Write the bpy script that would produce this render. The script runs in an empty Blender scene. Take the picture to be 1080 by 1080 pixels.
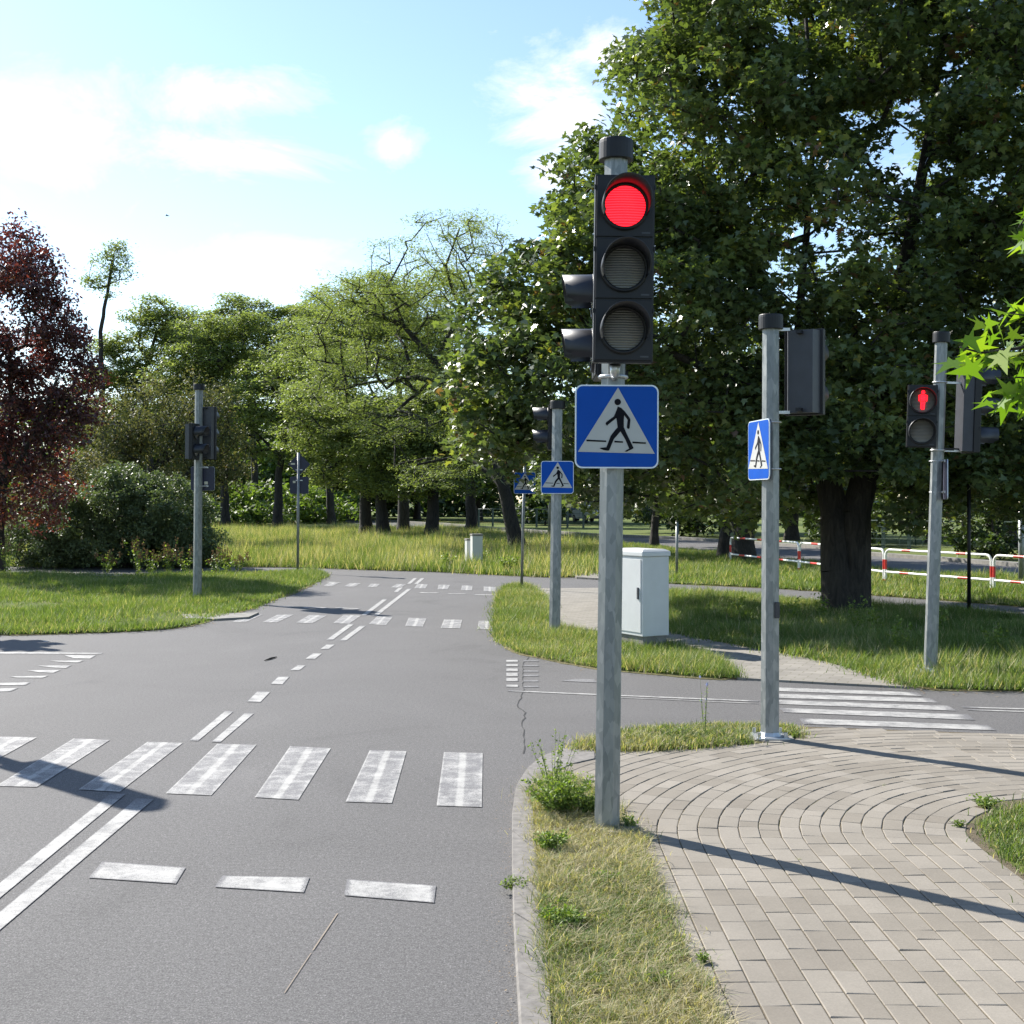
import bpy, bmesh, math, random
import numpy as np
from mathutils import Vector, Matrix

random.seed(7)
rng = np.random.default_rng(11)
F, EYE, HY, CX = 1310.0, 1.65, 530.0, 540.0
sc = bpy.context.scene
COL = sc.collection
PI = math.pi

def gp(x, y, z=0.0):
    """point of the ground seen at photo position x,y"""
    Y = F*(EYE-z)/(y-HY)
    return ((x-CX)/F*Y, Y)
def at(x, y, Y):
    return ((x-CX)/F*Y, Y, EYE-(y-HY)/F*Y)

# ------------------------------------------------------------------ helpers
def tag(o, label=None, cat=None, group=None, kind=None):
    if label: o['label'] = label
    if cat: o['category'] = cat
    if group: o['group'] = group
    if kind: o['kind'] = kind
    return o

def empty(name, loc, rz=0, label=None, cat=None, group=None, lean=0):
    o = bpy.data.objects.new(name, None)
    COL.objects.link(o)
    o.empty_display_size = .2
    o.location = loc
    o.rotation_euler = (0, lean, rz)
    return tag(o, label, cat, group)

def link(name, me, mats, parent=None, loc=None, rot=None):
    o = bpy.data.objects.new(name, me)
    COL.objects.link(o)
    if not isinstance(mats, (list, tuple)): mats = [mats]
    if len(me.materials) == 0:
        for m in mats: me.materials.append(m)
    if parent: o.parent = parent
    if loc: o.location = loc
    if rot: o.rotation_euler = rot
    return o

def copy_tree(o, parent=None):
    c = o.copy(); COL.objects.link(c); c.parent = parent
    for ch in list(o.children): copy_tree(ch, c)
    return c

class MB:
    def __init__(s): s.v = []; s.f = []; s.m = []; s.sm = []
    def add(s, vs, fs, mi=0, smooth=False):
        b = len(s.v); s.v += [tuple(v) for v in vs]
        for f in fs: s.f.append([b+i for i in f]); s.m.append(mi); s.sm.append(smooth)
    def box(s, x0, x1, y0, y1, z0, z1, mi=0, ch=0.0):
        if ch <= 0:
            vs = [(x0,y0,z0),(x1,y0,z0),(x1,y1,z0),(x0,y1,z0),(x0,y0,z1),(x1,y0,z1),(x1,y1,z1),(x0,y1,z1)]
            s.add(vs, [(0,3,2,1),(4,5,6,7),(0,1,5,4),(1,2,6,5),(2,3,7,6),(3,0,4,7)], mi)
        else:
            bm = bmesh.new()
            bmesh.ops.create_cube(bm, size=1)
            for v in bm.verts:
                v.co = Vector(((x0+x1)/2+v.co.x*(x1-x0), (y0+y1)/2+v.co.y*(y1-y0), (z0+z1)/2+v.co.z*(z1-z0)))
            bmesh.ops.bevel(bm, geom=list(bm.edges), offset=ch, segments=2, affect='EDGES', profile=.6)
            bm.verts.index_update()
            s.add([tuple(v.co) for v in bm.verts], [[v.index for v in f.verts] for f in bm.faces], mi)
            bm.free()
    def tube(s, pts, rad, n=8, mi=0, caps=True, smooth=True, phase=0.0):
        pts = [Vector(p) for p in pts]
        if not isinstance(rad, (list, tuple)): rad = [rad]*len(pts)
        b = len(s.v); up = None
        for i, p in enumerate(pts):
            d = (pts[min(i+1, len(pts)-1)]-pts[max(i-1, 0)])
            if d.length < 1e-9: d = Vector((0,0,1))
            d.normalize()
            if up is None:
                a = Vector((0,1,0)) if abs(d.y) < .9 else Vector((1,0,0))
                up = (a - d*a.dot(d)).normalized()
            else:
                up = (up - d*up.dot(d)); up = up.normalized() if up.length > 1e-6 else Vector((1,0,0))
            sd = d.cross(up)
            for k in range(n):
                t = 2*PI*k/n+phase
                s.v.append(tuple(p+(up*math.cos(t)+sd*math.sin(t))*rad[i]))
        for i in range(len(pts)-1):
            for k in range(n):
                a = b+i*n+k; c = b+i*n+(k+1) % n
                s.f.append([a, c, c+n, a+n]); s.m.append(mi); s.sm.append(smooth)
        if caps:
            s.f.append([b+k for k in range(n)][::-1]); s.m.append(mi); s.sm.append(False)
            e = b+(len(pts)-1)*n
            s.f.append([e+k for k in range(n)]); s.m.append(mi); s.sm.append(False)
    def prism(s, poly, z0, z1, mi=0):
        """poly in xy"""
        n = len(poly)
        vs = [(p[0],p[1],z0) for p in poly]+[(p[0],p[1],z1) for p in poly]
        fs = [list(range(n))[::-1], list(range(n, 2*n))]+[[i,(i+1)%n,(i+1)%n+n,i+n] for i in range(n)]
        s.add(vs, fs, mi)
    def plate(s, poly, y0, y1, mi=0):
        """poly in xz, thickness along y"""
        n = len(poly)
        vs = [(p[0],y0,p[1]) for p in poly]+[(p[0],y1,p[1]) for p in poly]
        fs = [list(range(n)), list(range(n, 2*n))[::-1]]+[[i,i+n,(i+1)%n+n,(i+1)%n] for i in range(n)]
        s.add(vs, fs, mi)
    def mesh(s, name):
        me = bpy.data.meshes.new(name)
        me.from_pydata(s.v, [], s.f)
        me.polygons.foreach_set('material_index', s.m)
        me.polygons.foreach_set('use_smooth', s.sm)
        me.update()
        bm = bmesh.new(); bm.from_mesh(me)
        bmesh.ops.recalc_face_normals(bm, faces=bm.faces)
        bm.to_mesh(me); bm.free()
        return me
    def build(s, name, mats, parent=None, loc=None, rot=None):
        return link(name, s.mesh(name), mats, parent, loc, rot)

def np_mesh(name, verts, loops, ltot, rnd=None, smooth=False):
    me = bpy.data.meshes.new(name)
    me.vertices.add(len(verts)); me.vertices.foreach_set('co', verts.astype(np.float32).ravel())
    me.loops.add(len(loops)); me.loops.foreach_set('vertex_index', loops.astype(np.int32))
    nf = len(ltot)
    me.polygons.add(nf)
    st = np.concatenate(([0], np.cumsum(ltot)[:-1])).astype(np.int32)
    me.polygons.foreach_set('loop_start', st)
    me.polygons.foreach_set('loop_total', ltot.astype(np.int32))
    if smooth: me.polygons.foreach_set('use_smooth', np.ones(nf, dtype=bool))
    if rnd is not None:
        a = me.attributes.new('rnd', 'FLOAT', 'FACE')
        a.data.foreach_set('value', rnd.astype(np.float32))
    me.update(calc_edges=True)
    return me

# ------------------------------------------------------------------ materials
def new_mat(name):
    m = bpy.data.materials.new(name); m.use_nodes = True
    nt = m.node_tree; b = nt.nodes['Principled BSDF']
    return m, nt, b
def N(nt, t, **kw):
    n = nt.nodes.new(t)
    for k, v in kw.items(): setattr(n, k, v)
    return n
def ramp(nt, fac, stops):
    r = N(nt, 'ShaderNodeValToRGB')
    el = r.color_ramp.elements
    while len(el) > 1: el.remove(el[-1])
    el[0].position = stops[0][0]; el[0].color = (*stops[0][1], 1) if len(stops[0][1]) == 3 else stops[0][1]
    for p, c in stops[1:]:
        e = el.new(p); e.color = (*c, 1)
    nt.links.new(fac, r.inputs['Fac'])
    return r.outputs['Color']
def noise(nt, scale, detail=4, rough=.6, vec=None, dist=0):
    n = N(nt, 'ShaderNodeTexNoise'); n.inputs['Scale'].default_value = scale
    n.inputs['Detail'].default_value = detail; n.inputs['Roughness'].default_value = rough
    n.inputs['Distortion'].default_value = dist
    if vec is None:
        tc = N(nt, 'ShaderNodeTexCoord'); vec = tc.outputs['Object']
    nt.links.new(vec, n.inputs['Vector'])
    return n.outputs['Fac']
def mix(nt, fac, a, b, typ='MIX'):
    m = N(nt, 'ShaderNodeMix', data_type='RGBA', blend_type=typ)
    for s, v in ((m.inputs[0], fac), (m.inputs[6], a), (m.inputs[7], b)):
        if isinstance(v, (int, float)): s.default_value = v
        elif isinstance(v, tuple): s.default_value = (*v, 1)
        else: nt.links.new(v, s)
    return m.outputs[2]
def bump(nt, b, h, strength=.3, dist=.01):
    n = N(nt, 'ShaderNodeBump'); n.inputs['Strength'].default_value = strength
    n.inputs['Distance'].default_value = dist
    nt.links.new(h, n.inputs['Height']); nt.links.new(n.outputs['Normal'], b.inputs['Normal'])
def setc(nt, b, c):
    if isinstance(c, tuple): b.inputs['Base Color'].default_value = (*c, 1)
    else: nt.links.new(c, b.inputs['Base Color'])
G = lambda v: (v, v, v)

def plain(name, c, rough=.5, metal=0.0, var=.12, scale=30, bmp=0, coat=0, spec=.5):
    m, nt, b = new_mat(name)
    n = noise(nt, scale, 5)
    lo = tuple(max(0, x*(1-var)) for x in c); hi = tuple(min(1, x*(1+var)) for x in c)
    setc(nt, b, ramp(nt, n, [(.3, lo), (.7, hi)])); b.inputs['Specular IOR Level'].default_value = spec
    b.inputs['Roughness'].default_value = rough; b.inputs['Metallic'].default_value = metal
    b.inputs['Coat Weight'].default_value = coat
    if bmp: bump(nt, b, n, bmp, .003)
    return m

def asphalt_mat():
    m, nt, b = new_mat('asphalt')
    fine = noise(nt, 130, 6, .85)
    med = noise(nt, 42, 5, .8)
    big = noise(nt, .42, 7, .7, dist=1.1)
    c = ramp(nt, fine, [(.34, (.036,.034,.033)), (.5, (.106,.102,.100)), (.66, (.225,.217,.212))])
    c2 = ramp(nt, big, [(.28, G(.74)), (.42, G(.95)), (.6, G(1.03)), (.75, G(1.2))])
    c = mix(nt, 1.0, c, c2, 'MULTIPLY')
    c3 = ramp(nt, med, [(.35, G(.6)), (.65, G(1.25))])
    c = mix(nt, .8, c, c3, 'MULTIPLY')
    # polished stone chips
    vo = N(nt, 'ShaderNodeTexVoronoi'); vo.inputs['Scale'].default_value = 120
    tc = N(nt, 'ShaderNodeTexCoord'); nt.links.new(tc.outputs['Object'], vo.inputs['Vector'])
    ch = ramp(nt, vo.outputs['Distance'], [(.12, G(1)), (.3, G(0))])
    sel = N(nt, 'ShaderNodeMath', operation='GREATER_THAN'); sel.inputs[1].default_value = .72
    sp = N(nt, 'ShaderNodeSeparateColor'); nt.links.new(vo.outputs['Color'], sp.inputs['Color'])
    nt.links.new(sp.outputs[0], sel.inputs[0])
    f = N(nt, 'ShaderNodeMath', operation='MULTIPLY'); nt.links.new(ch, f.inputs[0]); nt.links.new(sel.outputs[0], f.inputs[1])
    f2 = N(nt, 'ShaderNodeMath', operation='MULTIPLY'); nt.links.new(f.outputs[0], f2.inputs[0]); f2.inputs[1].default_value = .6
    c = mix(nt, f2.outputs[0], c, (.33,.32,.31))
    setc(nt, b, c)
    b.inputs['Roughness'].default_value = .82; b.inputs['Specular IOR Level'].default_value = .35
    bump(nt, b, fine, .55, .006)
    return m

def paint_mat(name, wear, strips=False):
    """worn road paint: the asphalt shows through where traffic has rubbed it off"""
    m, nt, b = new_mat(name)
    fine = noise(nt, 190, 7, .88); patch = noise(nt, 7, 5, .75)
    add = N(nt, 'ShaderNodeMath', operation='MULTIPLY_ADD')
    nt.links.new(patch, add.inputs[0]); add.inputs[1].default_value = .45; nt.links.new(fine, add.inputs[2])
    src = add.outputs[0]
    if strips:
        uv = N(nt, 'ShaderNodeUVMap'); sx = N(nt, 'ShaderNodeSeparateXYZ'); nt.links.new(uv.outputs[0], sx.inputs[0])
        s = ramp(nt, sx.outputs[0], [(0, G(.10)), (.05, G(.0)), (.39, G(.0)), (.44, G(.10)), (.55, G(.10)), (.60, G(.0)), (.9, G(.0)), (1, G(.05))])
        a2 = N(nt, 'ShaderNodeMath', operation='ADD'); nt.links.new(src, a2.inputs[0]); nt.links.new(s, a2.inputs[1]); src = a2.outputs[0]
    else:
        uv = N(nt, 'ShaderNodeUVMap'); sx = N(nt, 'ShaderNodeSeparateXYZ'); nt.links.new(uv.outputs[0], sx.inputs[0])
        s1 = ramp(nt, sx.outputs[0], [(0, G(0)), (.07, G(.5)), (.93, G(.5)), (1, G(0))]); s2 = ramp(nt, sx.outputs[1], [(0, G(0)), (.07, G(.5)), (.93, G(.5)), (1, G(0))])
        a3 = N(nt, 'ShaderNodeMath', operation='MINIMUM'); nt.links.new(s1, a3.inputs[0]); nt.links.new(s2, a3.inputs[1])
        a2 = N(nt, 'ShaderNodeMath', operation='MULTIPLY_ADD'); nt.links.new(a3.outputs[0], a2.inputs[0]); a2.inputs[1].default_value = .34; nt.links.new(src, a2.inputs[2]); src = a2.outputs[0]
        wear = wear+.17
    f = ramp(nt, src, [(wear-.05, G(0)), (wear+.06, G(1))])
    grain = noise(nt, 130, 6, .85)
    asp = ramp(nt, grain, [(.36, (.03,.03,.032)), (.64, (.21,.205,.21))])
    wh = ramp(nt, patch, [(.3, (.27,.265,.25)), (.7, (.39,.38,.36))])
    setc(nt, b, mix(nt, f, asp, wh))
    b.inputs['Roughness'].default_value = .75
    bump(nt, b, fine, .4, .003)
    return m

def leaf_mat(name, stops, trans=.35, rough=.45, tcol=None, spec=.4):
    m, nt, b = new_mat(name)
    at_ = N(nt, 'ShaderNodeAttribute', attribute_name='rnd')
    c = ramp(nt, at_.outputs['Fac'], stops)
    setc(nt, b, c); b.inputs['Roughness'].default_value = rough
    b.inputs['Specular IOR Level'].default_value = spec
    tr = N(nt, 'ShaderNodeBsdfTranslucent')
    tc = mix(nt, 1.0, c, tcol or (1.5, 1.5, .6), 'MULTIPLY'); nt.links.new(tc, tr.inputs['Color'])
    ms = N(nt, 'ShaderNodeMixShader'); ms.inputs[0].default_value = trans
    out = nt.nodes['Material Output']
    nt.links.new(b.outputs[0], ms.inputs[1]); nt.links.new(tr.outputs[0], ms.inputs[2]); nt.links.new(ms.outputs[0], out.inputs['Surface'])
    return m

def bark_mat(name, a, bb):
    m, nt, b = new_mat(name)
    tc = N(nt, 'ShaderNodeTexCoord'); mp = N(nt, 'ShaderNodeMapping'); mp.inputs['Scale'].default_value = (1,1,.22)
    nt.links.new(tc.outputs['Object'], mp.inputs['Vector'])
    n = noise(nt, 14, 6, .7, mp.outputs[0], .8)
    setc(nt, b, ramp(nt, n, [(.35, a), (.65, bb)])); b.inputs['Roughness'].default_value = .9
    bump(nt, b, n, .9, .05)
    return m

def ground_mat(name, stops, scale=3.0, fine=60):
    m, nt, b = new_mat(name)
    n1 = noise(nt, scale, 6, .7); n2 = noise(nt, fine, 4, .8)
    c = ramp(nt, n1, stops); c = mix(nt, .7, c, ramp(nt, n2, [(.3, G(.55)), (.7, G(1.35))]), 'MULTIPLY')
    setc(nt, b, c); b.inputs['Roughness'].default_value = .95; b.inputs['Specular IOR Level'].default_value = .1
    bump(nt, b, n2, .6, .02)
    return m

def galv_mat():
    m, nt, b = new_mat('galvanised_steel')
    tc = N(nt, 'ShaderNodeTexCoord'); mp = N(nt, 'ShaderNodeMapping'); mp.inputs['Scale'].default_value = (1,1,.35)
    nt.links.new(tc.outputs['Object'], mp.inputs['Vector'])
    vo = N(nt, 'ShaderNodeTexVoronoi'); vo.inputs['Scale'].default_value = 45; nt.links.new(mp.outputs[0], vo.inputs['Vector'])
    sp = N(nt, 'ShaderNodeSeparateColor'); nt.links.new(vo.outputs['Color'], sp.inputs['Color'])
    n = noise(nt, 9, 5, .65, mp.outputs[0])
    c = ramp(nt, sp.outputs[0], [(0, (.19,.205,.21)), (1, (.30,.31,.31))])
    c = mix(nt, .85, c, ramp(nt, n, [(.3, (.72,.74,.74)), (.7, (1.15,1.14,1.1))]), 'MULTIPLY')
    setc(nt, b, c); b.inputs['Metallic'].default_value = .45
    b.inputs['Roughness'].default_value = .5
    bump(nt, b, n, .15, .004)
    return m

def brick_tex_mat():
    m, nt, b = new_mat('concrete_paver_surface')
    tc = N(nt, 'ShaderNodeTexCoord'); mp = N(nt, 'ShaderNodeMapping'); mp.inputs['Rotation'].default_value = (0,0,math.radians(24))
    nt.links.new(tc.outputs['Object'], mp.inputs['Vector'])
    br = N(nt, 'ShaderNodeTexBrick'); nt.links.new(mp.outputs[0], br.inputs['Vector'])
    br.inputs['Scale'].default_value = 1; br.inputs['Brick Width'].default_value = .2; br.inputs['Row Height'].default_value = .1
    br.inputs['Mortar Size'].default_value = .006; br.inputs['Mortar Smooth'].default_value = .3
    br.inputs['Color1'].default_value = (.20,.183,.158,1); br.inputs['Color2'].default_value = (.25,.23,.20,1); br.inputs['Mortar'].default_value = (.14,.13,.09,1)
    n = noise(nt, 2.2, 5, .7)
    c = mix(nt, .8, br.outputs['Color'], ramp(nt, n, [(.3, G(.75)), (.7, G(1.1))]), 'MULTIPLY')
    setc(nt, b, c); b.inputs['Roughness'].default_value = .9
    bump(nt, b, br.outputs['Fac'], -.4, .004)
    return m

def paver_mat():
    m, nt, b = new_mat('concrete_paver')
    a = N(nt, 'ShaderNodeAttribute', attribute_name='rnd')
    n = noise(nt, 1.6, 5, .7); f = noise(nt, 110, 6, .85)
    c = ramp(nt, a.outputs['Fac'], [(0, (.180,.157,.126)), (.5, (.212,.188,.154)), (1, (.240,.214,.178))])
    c = mix(nt, .9, c, ramp(nt, n, [(.3, G(.82)), (.7, G(1.1))]), 'MULTIPLY')
    c = mix(nt, .6, c, ramp(nt, f, [(.3, G(.72)), (.7, G(1.25))]), 'MULTIPLY')
    setc(nt, b, c); b.inputs['Roughness'].default_value = .88
    bump(nt, b, f, .3, .002)
    return m

def lens_mat(name, col, emit=None, strength=0):
    m, nt, b = new_mat(name)
    tc = N(nt, 'ShaderNodeTexCoord'); w = N(nt, 'ShaderNodeTexWave', bands_direction='Z'); w.inputs['Scale'].default_value = 26
    w.inputs['Distortion'].default_value = .2
    nt.links.new(tc.outputs['Object'], w.inputs['Vector'])
    setc(nt, b, ramp(nt, w.outputs['Fac'], [(0, tuple(x*.7 for x in col)), (1, tuple(min(1, x*1.3) for x in col))]))
    b.inputs['Roughness'].default_value = .25
    bump(nt, b, w.outputs['Fac'], .8, .004)
    if emit:
        e = ramp(nt, w.outputs['Fac'], [(0, tuple(x*.35 for x in emit)), (.35, tuple(x*.85 for x in emit)), (1, (emit[0], emit[1]*1.6, emit[2]*1.5))])
        nt.links.new(e, b.inputs['Emission Color']); b.inputs['Emission Strength'].default_value = strength
    return m

M = {}
M['asphalt'] = asphalt_mat()
M['paint'] = paint_mat('worn_white_paint', .675)
M['paint_zebra'] = paint_mat('worn_zebra_paint', .75, True)
M['paint_faint'] = paint_mat('faint_worn_paint', .80)
M['galv'] = galv_mat()
M['steel'] = plain('bright_steel', (.5,.51,.52), .4, .7)
M['black'] = plain('black_plastic', (.006,.0062,.0085), .5, 0, .2, 20, 0, 0, .4)
M['hood'] = plain('matt_black_hood', (.014,.015,.021), .42, 0, .2, 14)
M['greyplastic'] = plain('grey_sun_bleached_plastic', (.035,.037,.046), .45, 0, .15, 10)
M['lens_off'] = lens_mat('dark_lens', (.15,.15,.14))
M['lens_red'] = lens_mat('lit_red_lens', (.35,.01,.015), (1.0,.010,.020), 1.35)
M['red_man'] = lens_mat('lit_red_figure', (.6,.02,.03), (1.0,.004,.010), 3.0)
M['redpaint'] = plain('red_paint', (.55,.035,.03), .4)
M['whitepaint'] = plain('white_paint', (.75,.75,.73), .4, 0, .06)
M['blue'] = plain('blue_sign_face', (.0005,.066,.36), .45, 0, .08, 6, 0, 0, .15)
M['signwhite'] = plain('reflective_white', (.42,.42,.40), .4, 0, .05, 8)
M['signedge'] = plain('sign_edge', (.62,.68,.74), .35, .2, .05)
M['signback'] = plain('dark_sign_back', (.022,.024,.05), .5, .1, .2)
M['symbol'] = plain('black_symbol', (.005,.0055,.009), .6, 0, .1, 30, 0, 0, .12)
M['cabinet'] = plain('pale_grey_cabinet', (.52,.53,.52), .45, 0, .05, 5)
M['concrete'] = plain('concrete', (.19,.18,.16), .9, 0, .25, 8, .4)
M['kerb'] = plain('kerb_concrete', (.165,.153,.14), .9, 0, .28, 22, .5)
M['paver'] = paver_mat()
M['pavertex'] = brick_tex_mat()
M['joint'] = ground_mat('sandy_joint', [(.35, (.12,.10,.075)), (.55, (.15,.125,.085)), (.7, (.11,.12,.05))], 5, 80)
M['soil'] = ground_mat('grassy_soil', [(.3, (.06,.085,.02)), (.5, (.10,.125,.035)), (.7, (.15,.14,.06))], .6, 40)
M['drysoil'] = ground_mat('dry_soil', [(.3, (.20,.16,.10)), (.5, (.16,.15,.07)), (.7, (.25,.20,.12))], 6, 90)
M['ground'] = ground_mat('ground_grass', [(.3, (.07,.10,.025)), (.5, (.11,.14,.04)), (.7, (.16,.16,.06))], .15, 8)
M['tar'] = plain('dark_crack', (.03,.03,.03), .95)
M['bark'] = bark_mat('dark_bark', (.012,.010,.008), (.05,.042,.034))
M['bark_l'] = bark_mat('locust_bark', (.010,.009,.008), (.042,.036,.031))
M['stem'] = plain('green_stem', (.10,.14,.04), .7)
M['glass'] = plain('dark_glass', (.03,.04,.05), .08)
M['rubber'] = plain('black_rubber', (.02,.02,.02), .8)
M['carwhite'] = plain('white_car_paint', (.72,.74,.76), .25, 0, .03, 5, 0, .5)
M['tail'] = plain('red_tail_lamp', (.5,.02,.02), .2)
M['amber'] = plain('orange_plastic', (.55,.20,.04), .4)
M['bird'] = plain('grey_feathers', (.10,.10,.10), .8)
M['sticker'] = plain('pale_sticker', (.6,.55,.42), .5)

L = {}
L['maple'] = leaf_mat('maple_leaf', [(0, (.060,.088,.040)), (.35, (.094,.130,.052)), (.72, (.145,.185,.064)), (.92, (.21,.23,.06)), (.97, (.20,.18,.03)), (1, (.16,.09,.05))], .36, .38, (1.5,1.6,.55), .7)
L['locust'] = leaf_mat('locust_leaf', [(0, (.16,.195,.08)), (.5, (.21,.25,.10)), (.85, (.26,.29,.12)), (1, (.29,.295,.14))], .45, .5, (1.3,1.4,.55), .3)
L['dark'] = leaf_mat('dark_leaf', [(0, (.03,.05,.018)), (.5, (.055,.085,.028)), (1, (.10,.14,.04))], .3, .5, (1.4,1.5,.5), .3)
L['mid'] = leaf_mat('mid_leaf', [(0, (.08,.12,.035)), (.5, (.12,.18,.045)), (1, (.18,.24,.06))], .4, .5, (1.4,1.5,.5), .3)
L['purple'] = leaf_mat('purple_leaf', [(0, (.062,.034,.034)), (.6, (.105,.055,.050)), (.88, (.16,.066,.042)), (1, (.19,.14,.05))], .3, .38, (2.2,.8,.6), .5)
L['olive'] = leaf_mat('olive_brown_leaf', [(0, (.07,.085,.04)), (.5, (.115,.13,.06)), (.85, (.16,.16,.075)), (1, (.19,.15,.09))], .35, .6, (1.3,1.2,.6), .2)
L['shrub'] = leaf_mat('silvery_shrub_leaf', [(0, (.085,.115,.055)), (.5, (.14,.18,.085)), (.9, (.09,.12,.055)), (1, (.16,.18,.11))], .3, .5, (1.2,1.3,.6), .35)
L['gum'] = leaf_mat('star_leaf', [(0, (.09,.17,.02)), (.5, (.15,.25,.03)), (1, (.24,.33,.045))], .5, .4, (1.3,1.4,.35), .4)
L['grass'] = leaf_mat('grass_blade', [(0, (.088,.138,.034)), (.45, (.140,.200,.054)), (.75, (.19,.245,.08)), (.88, (.38,.34,.19)), (1, (.52,.45,.31))], .42, .55, (1.25,1.3,.5), .25)
L['weed'] = leaf_mat('weed_leaf', [(0, (.10,.16,.03)), (.6, (.17,.24,.05)), (1, (.25,.29,.08))], .4, .5, (1.3,1.4,.5), .3)
L['seed'] = leaf_mat('seed_head', [(0, (.20,.14,.08)), (1, (.36,.27,.17))], .3, .7, (1.1,1.0,.8), .2)
L['petal'] = leaf_mat('petal', [(0, (.42,.45,.66)), (1, (.75,.75,.72))], .3, .6, (1,1,1), .2)
L['redleaf'] = leaf_mat('orange_leaf', [(0, (.3,.05,.015)), (1, (.5,.17,.02))], .4, .5, (1.2,1,.6), .3)

# ------------------------------------------------------------------ ground polygons
def to_g(pts): return [gp(*p) for p in pts]

def in_poly(P, poly):
    x, y = P[:,0], P[:,1]; c = np.zeros(len(P), bool); n = len(poly); j = n-1
    for i in range(n):
        xi, yi = poly[i]; xj, yj = poly[j]
        with np.errstate(divide='ignore', invalid='ignore'):
            cond = ((yi > y) != (yj > y)) & (x < (xj-xi)*(y-yi)/(yj-yi+1e-12)+xi)
        c ^= cond; j = i
    return c

def densify(poly, step=.3, jit=0.0):
    out = []
    n = len(poly)
    for i in range(n):
        a = Vector(poly[i]).to_2d(); b = Vector(poly[(i+1) % n]).to_2d(); k = max(1, min(80, int((b-a).length/step)))
        for j in range(k):
            p = a.lerp(b, j/k)
            out.append((p.x+random.uniform(-jit, jit), p.y+random.uniform(-jit, jit)))
    return out

def smooth_poly(poly, it=1):
    for _ in range(it):
        out = []
        n = len(poly)
        for i in range(n):
            a, b = poly[i], poly[(i+1) % n]
            out.append((a[0]*.75+b[0]*.25, a[1]*.75+b[1]*.25)); out.append((a[0]*.25+b[0]*.75, a[1]*.25+b[1]*.75))
        poly = out
    return poly

def slab(name, poly, z, mat, jit=0, z0=-.03):
    poly = densify(smooth_poly(poly), .25, jit) if jit else poly
    mb = MB(); mb.prism(poly, z0, z)
    o = mb.build(name, mat); tag(o, kind='structure')
    return o

# base ground to the horizon
mb = MB(); mb.add([(-1500,-300,-.035),(1500,-300,-.035),(1500,2500,-.035),(-1500,2500,-.035)], [(0,1,2,3)])
tag(mb.build('ground', M['ground']), kind='structure')
# training-ground asphalt, one sheet; verges and pavements lie on it as islands
mb = MB(); mb.add([(-24,-12,0),(14,-12,0),(14,31,0),(-24,36,0)], [(0,1,2,3)])
tag(mb.build('road', M['asphalt']), kind='structure')

kerb_out = [(548,1120),(547,1080),(544,1027),(541,967),(540,914),(540,864),(544,834),(556,816),(571,803),(598,793),(627,787)]
kerb_in = [(588,1120),(581,1080),(579,1027),(573,967),(567,914),(563,870),(561,842),(569,827),(582,814),(604,804),(627,799)]
near_strip = to_g([(585,1080),(579,1027),(573,967),(567,914),(563,870),(561,842),(577,822),(600,822),(640,850),(672,885),(690,938),(707,976),(725,1018),(746,1047),(760,1090),(790,1200),(640,1200)])
mid_strip = to_g([(600,796),(627,786),(660,778),(700,773),(760,770),(838,772),(842,778),(832,786),(790,788),(762,791.5),(710,795),(660,797)])
verge_corner = to_g([(527,677),(524,665),(524,650),(527,632),(534,621),(548,618),(560,621),(572,630),(578,643),(579,655),(592,664),(630,672),(707,684),(742,692),(762,704),(778,717),(700,711.5),(656,707.5),(630,705),(600,700),(570,694),(545,687.5)])
maple_lawn = to_g([(712,625),(770,629),(826,635),(920,642),(1080,655),(1330,680),(1480,745),(1080,729),(958,726.5),(884,702),(823,690),(742,675),(707,668),(704,645)])
left_verge = to_g([(-250,670),(0,670),(100,668),(167,665),(205,659),(225,652),(262,643),(293,630),(325,617),(343,608),(330,604),(290,604),(150,608.5),(0,607),(-250,607)])
far_strip = [gp(640,611),gp(711,616),gp(800,620),gp(867,624),gp(960,631),gp(1080,640),gp(1330,662),gp(1400,640),gp(1190,616),gp(1077,610),gp(978,606),gp(917,601),gp(870,595),gp(800,589),gp(700,578),gp(633,572.5),gp(640,600)]
meadow = [gp(-260,597.5),gp(0,597.5),gp(200,597.5),gp(290,598),gp(340,599),gp(383,601),gp(460,603),gp(533,607),gp(577,609),gp(612,609),gp(640,600),gp(633,572.5),gp(530,565),gp(433,557),gp(363,551.5),(-30,110),(-60,90),(-60,50)]
pavement_b = to_g([(560,621.5),(632,621),(700,622),(712,625),(704,645),(707,668),(742,675),(823,690),(884,702),(958,726.5),(870,722),(778,717),(762,704),(742,692),(707,684),(630,672),(592,664),(579,655),(578,643),(572,630)])
isl_right = None

def margin(poly, d, jit):
    P = densify(smooth_poly(poly), .12); n = len(P); area = sum(P[i][0]*P[(i+1)%n][1]-P[(i+1)%n][0]*P[i][1] for i in range(n)); sg = 1 if area > 0 else -1
    out = []; ph = 0
    for i in range(n):
        a, b = Vector(P[i-1]), Vector(P[(i+1) % n]); t = (b-a).normalized()
        nn_ = Vector((t.y, -t.x))*sg; ph = ph*.75+random.uniform(-1,1)*jit
        out.append(tuple(Vector(P[i])+nn_*(d+ph)))
    mb = MB(); mb.prism(out, -.03, .005); tag(mb.build('soil_margin', M['drysoil']), kind='structure')
margin(verge_corner, .07, .03); margin(maple_lawn, .06, .04); margin(left_verge, .09, .05); margin(mid_strip, .02, .01); margin(meadow, .08, .05); margin(far_strip, .06, .03)
slab('grass_verge', near_strip, .035, M['drysoil'], .006)
slab('grass_verge', mid_strip, .03, M['drysoil'], .01)
slab('grass_verge', verge_corner, .03, M['soil'], .03)
slab('lawn', maple_lawn, .035, M['soil'], .03)
slab('grass_verge', left_verge, .03, M['soil'], .04)
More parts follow.
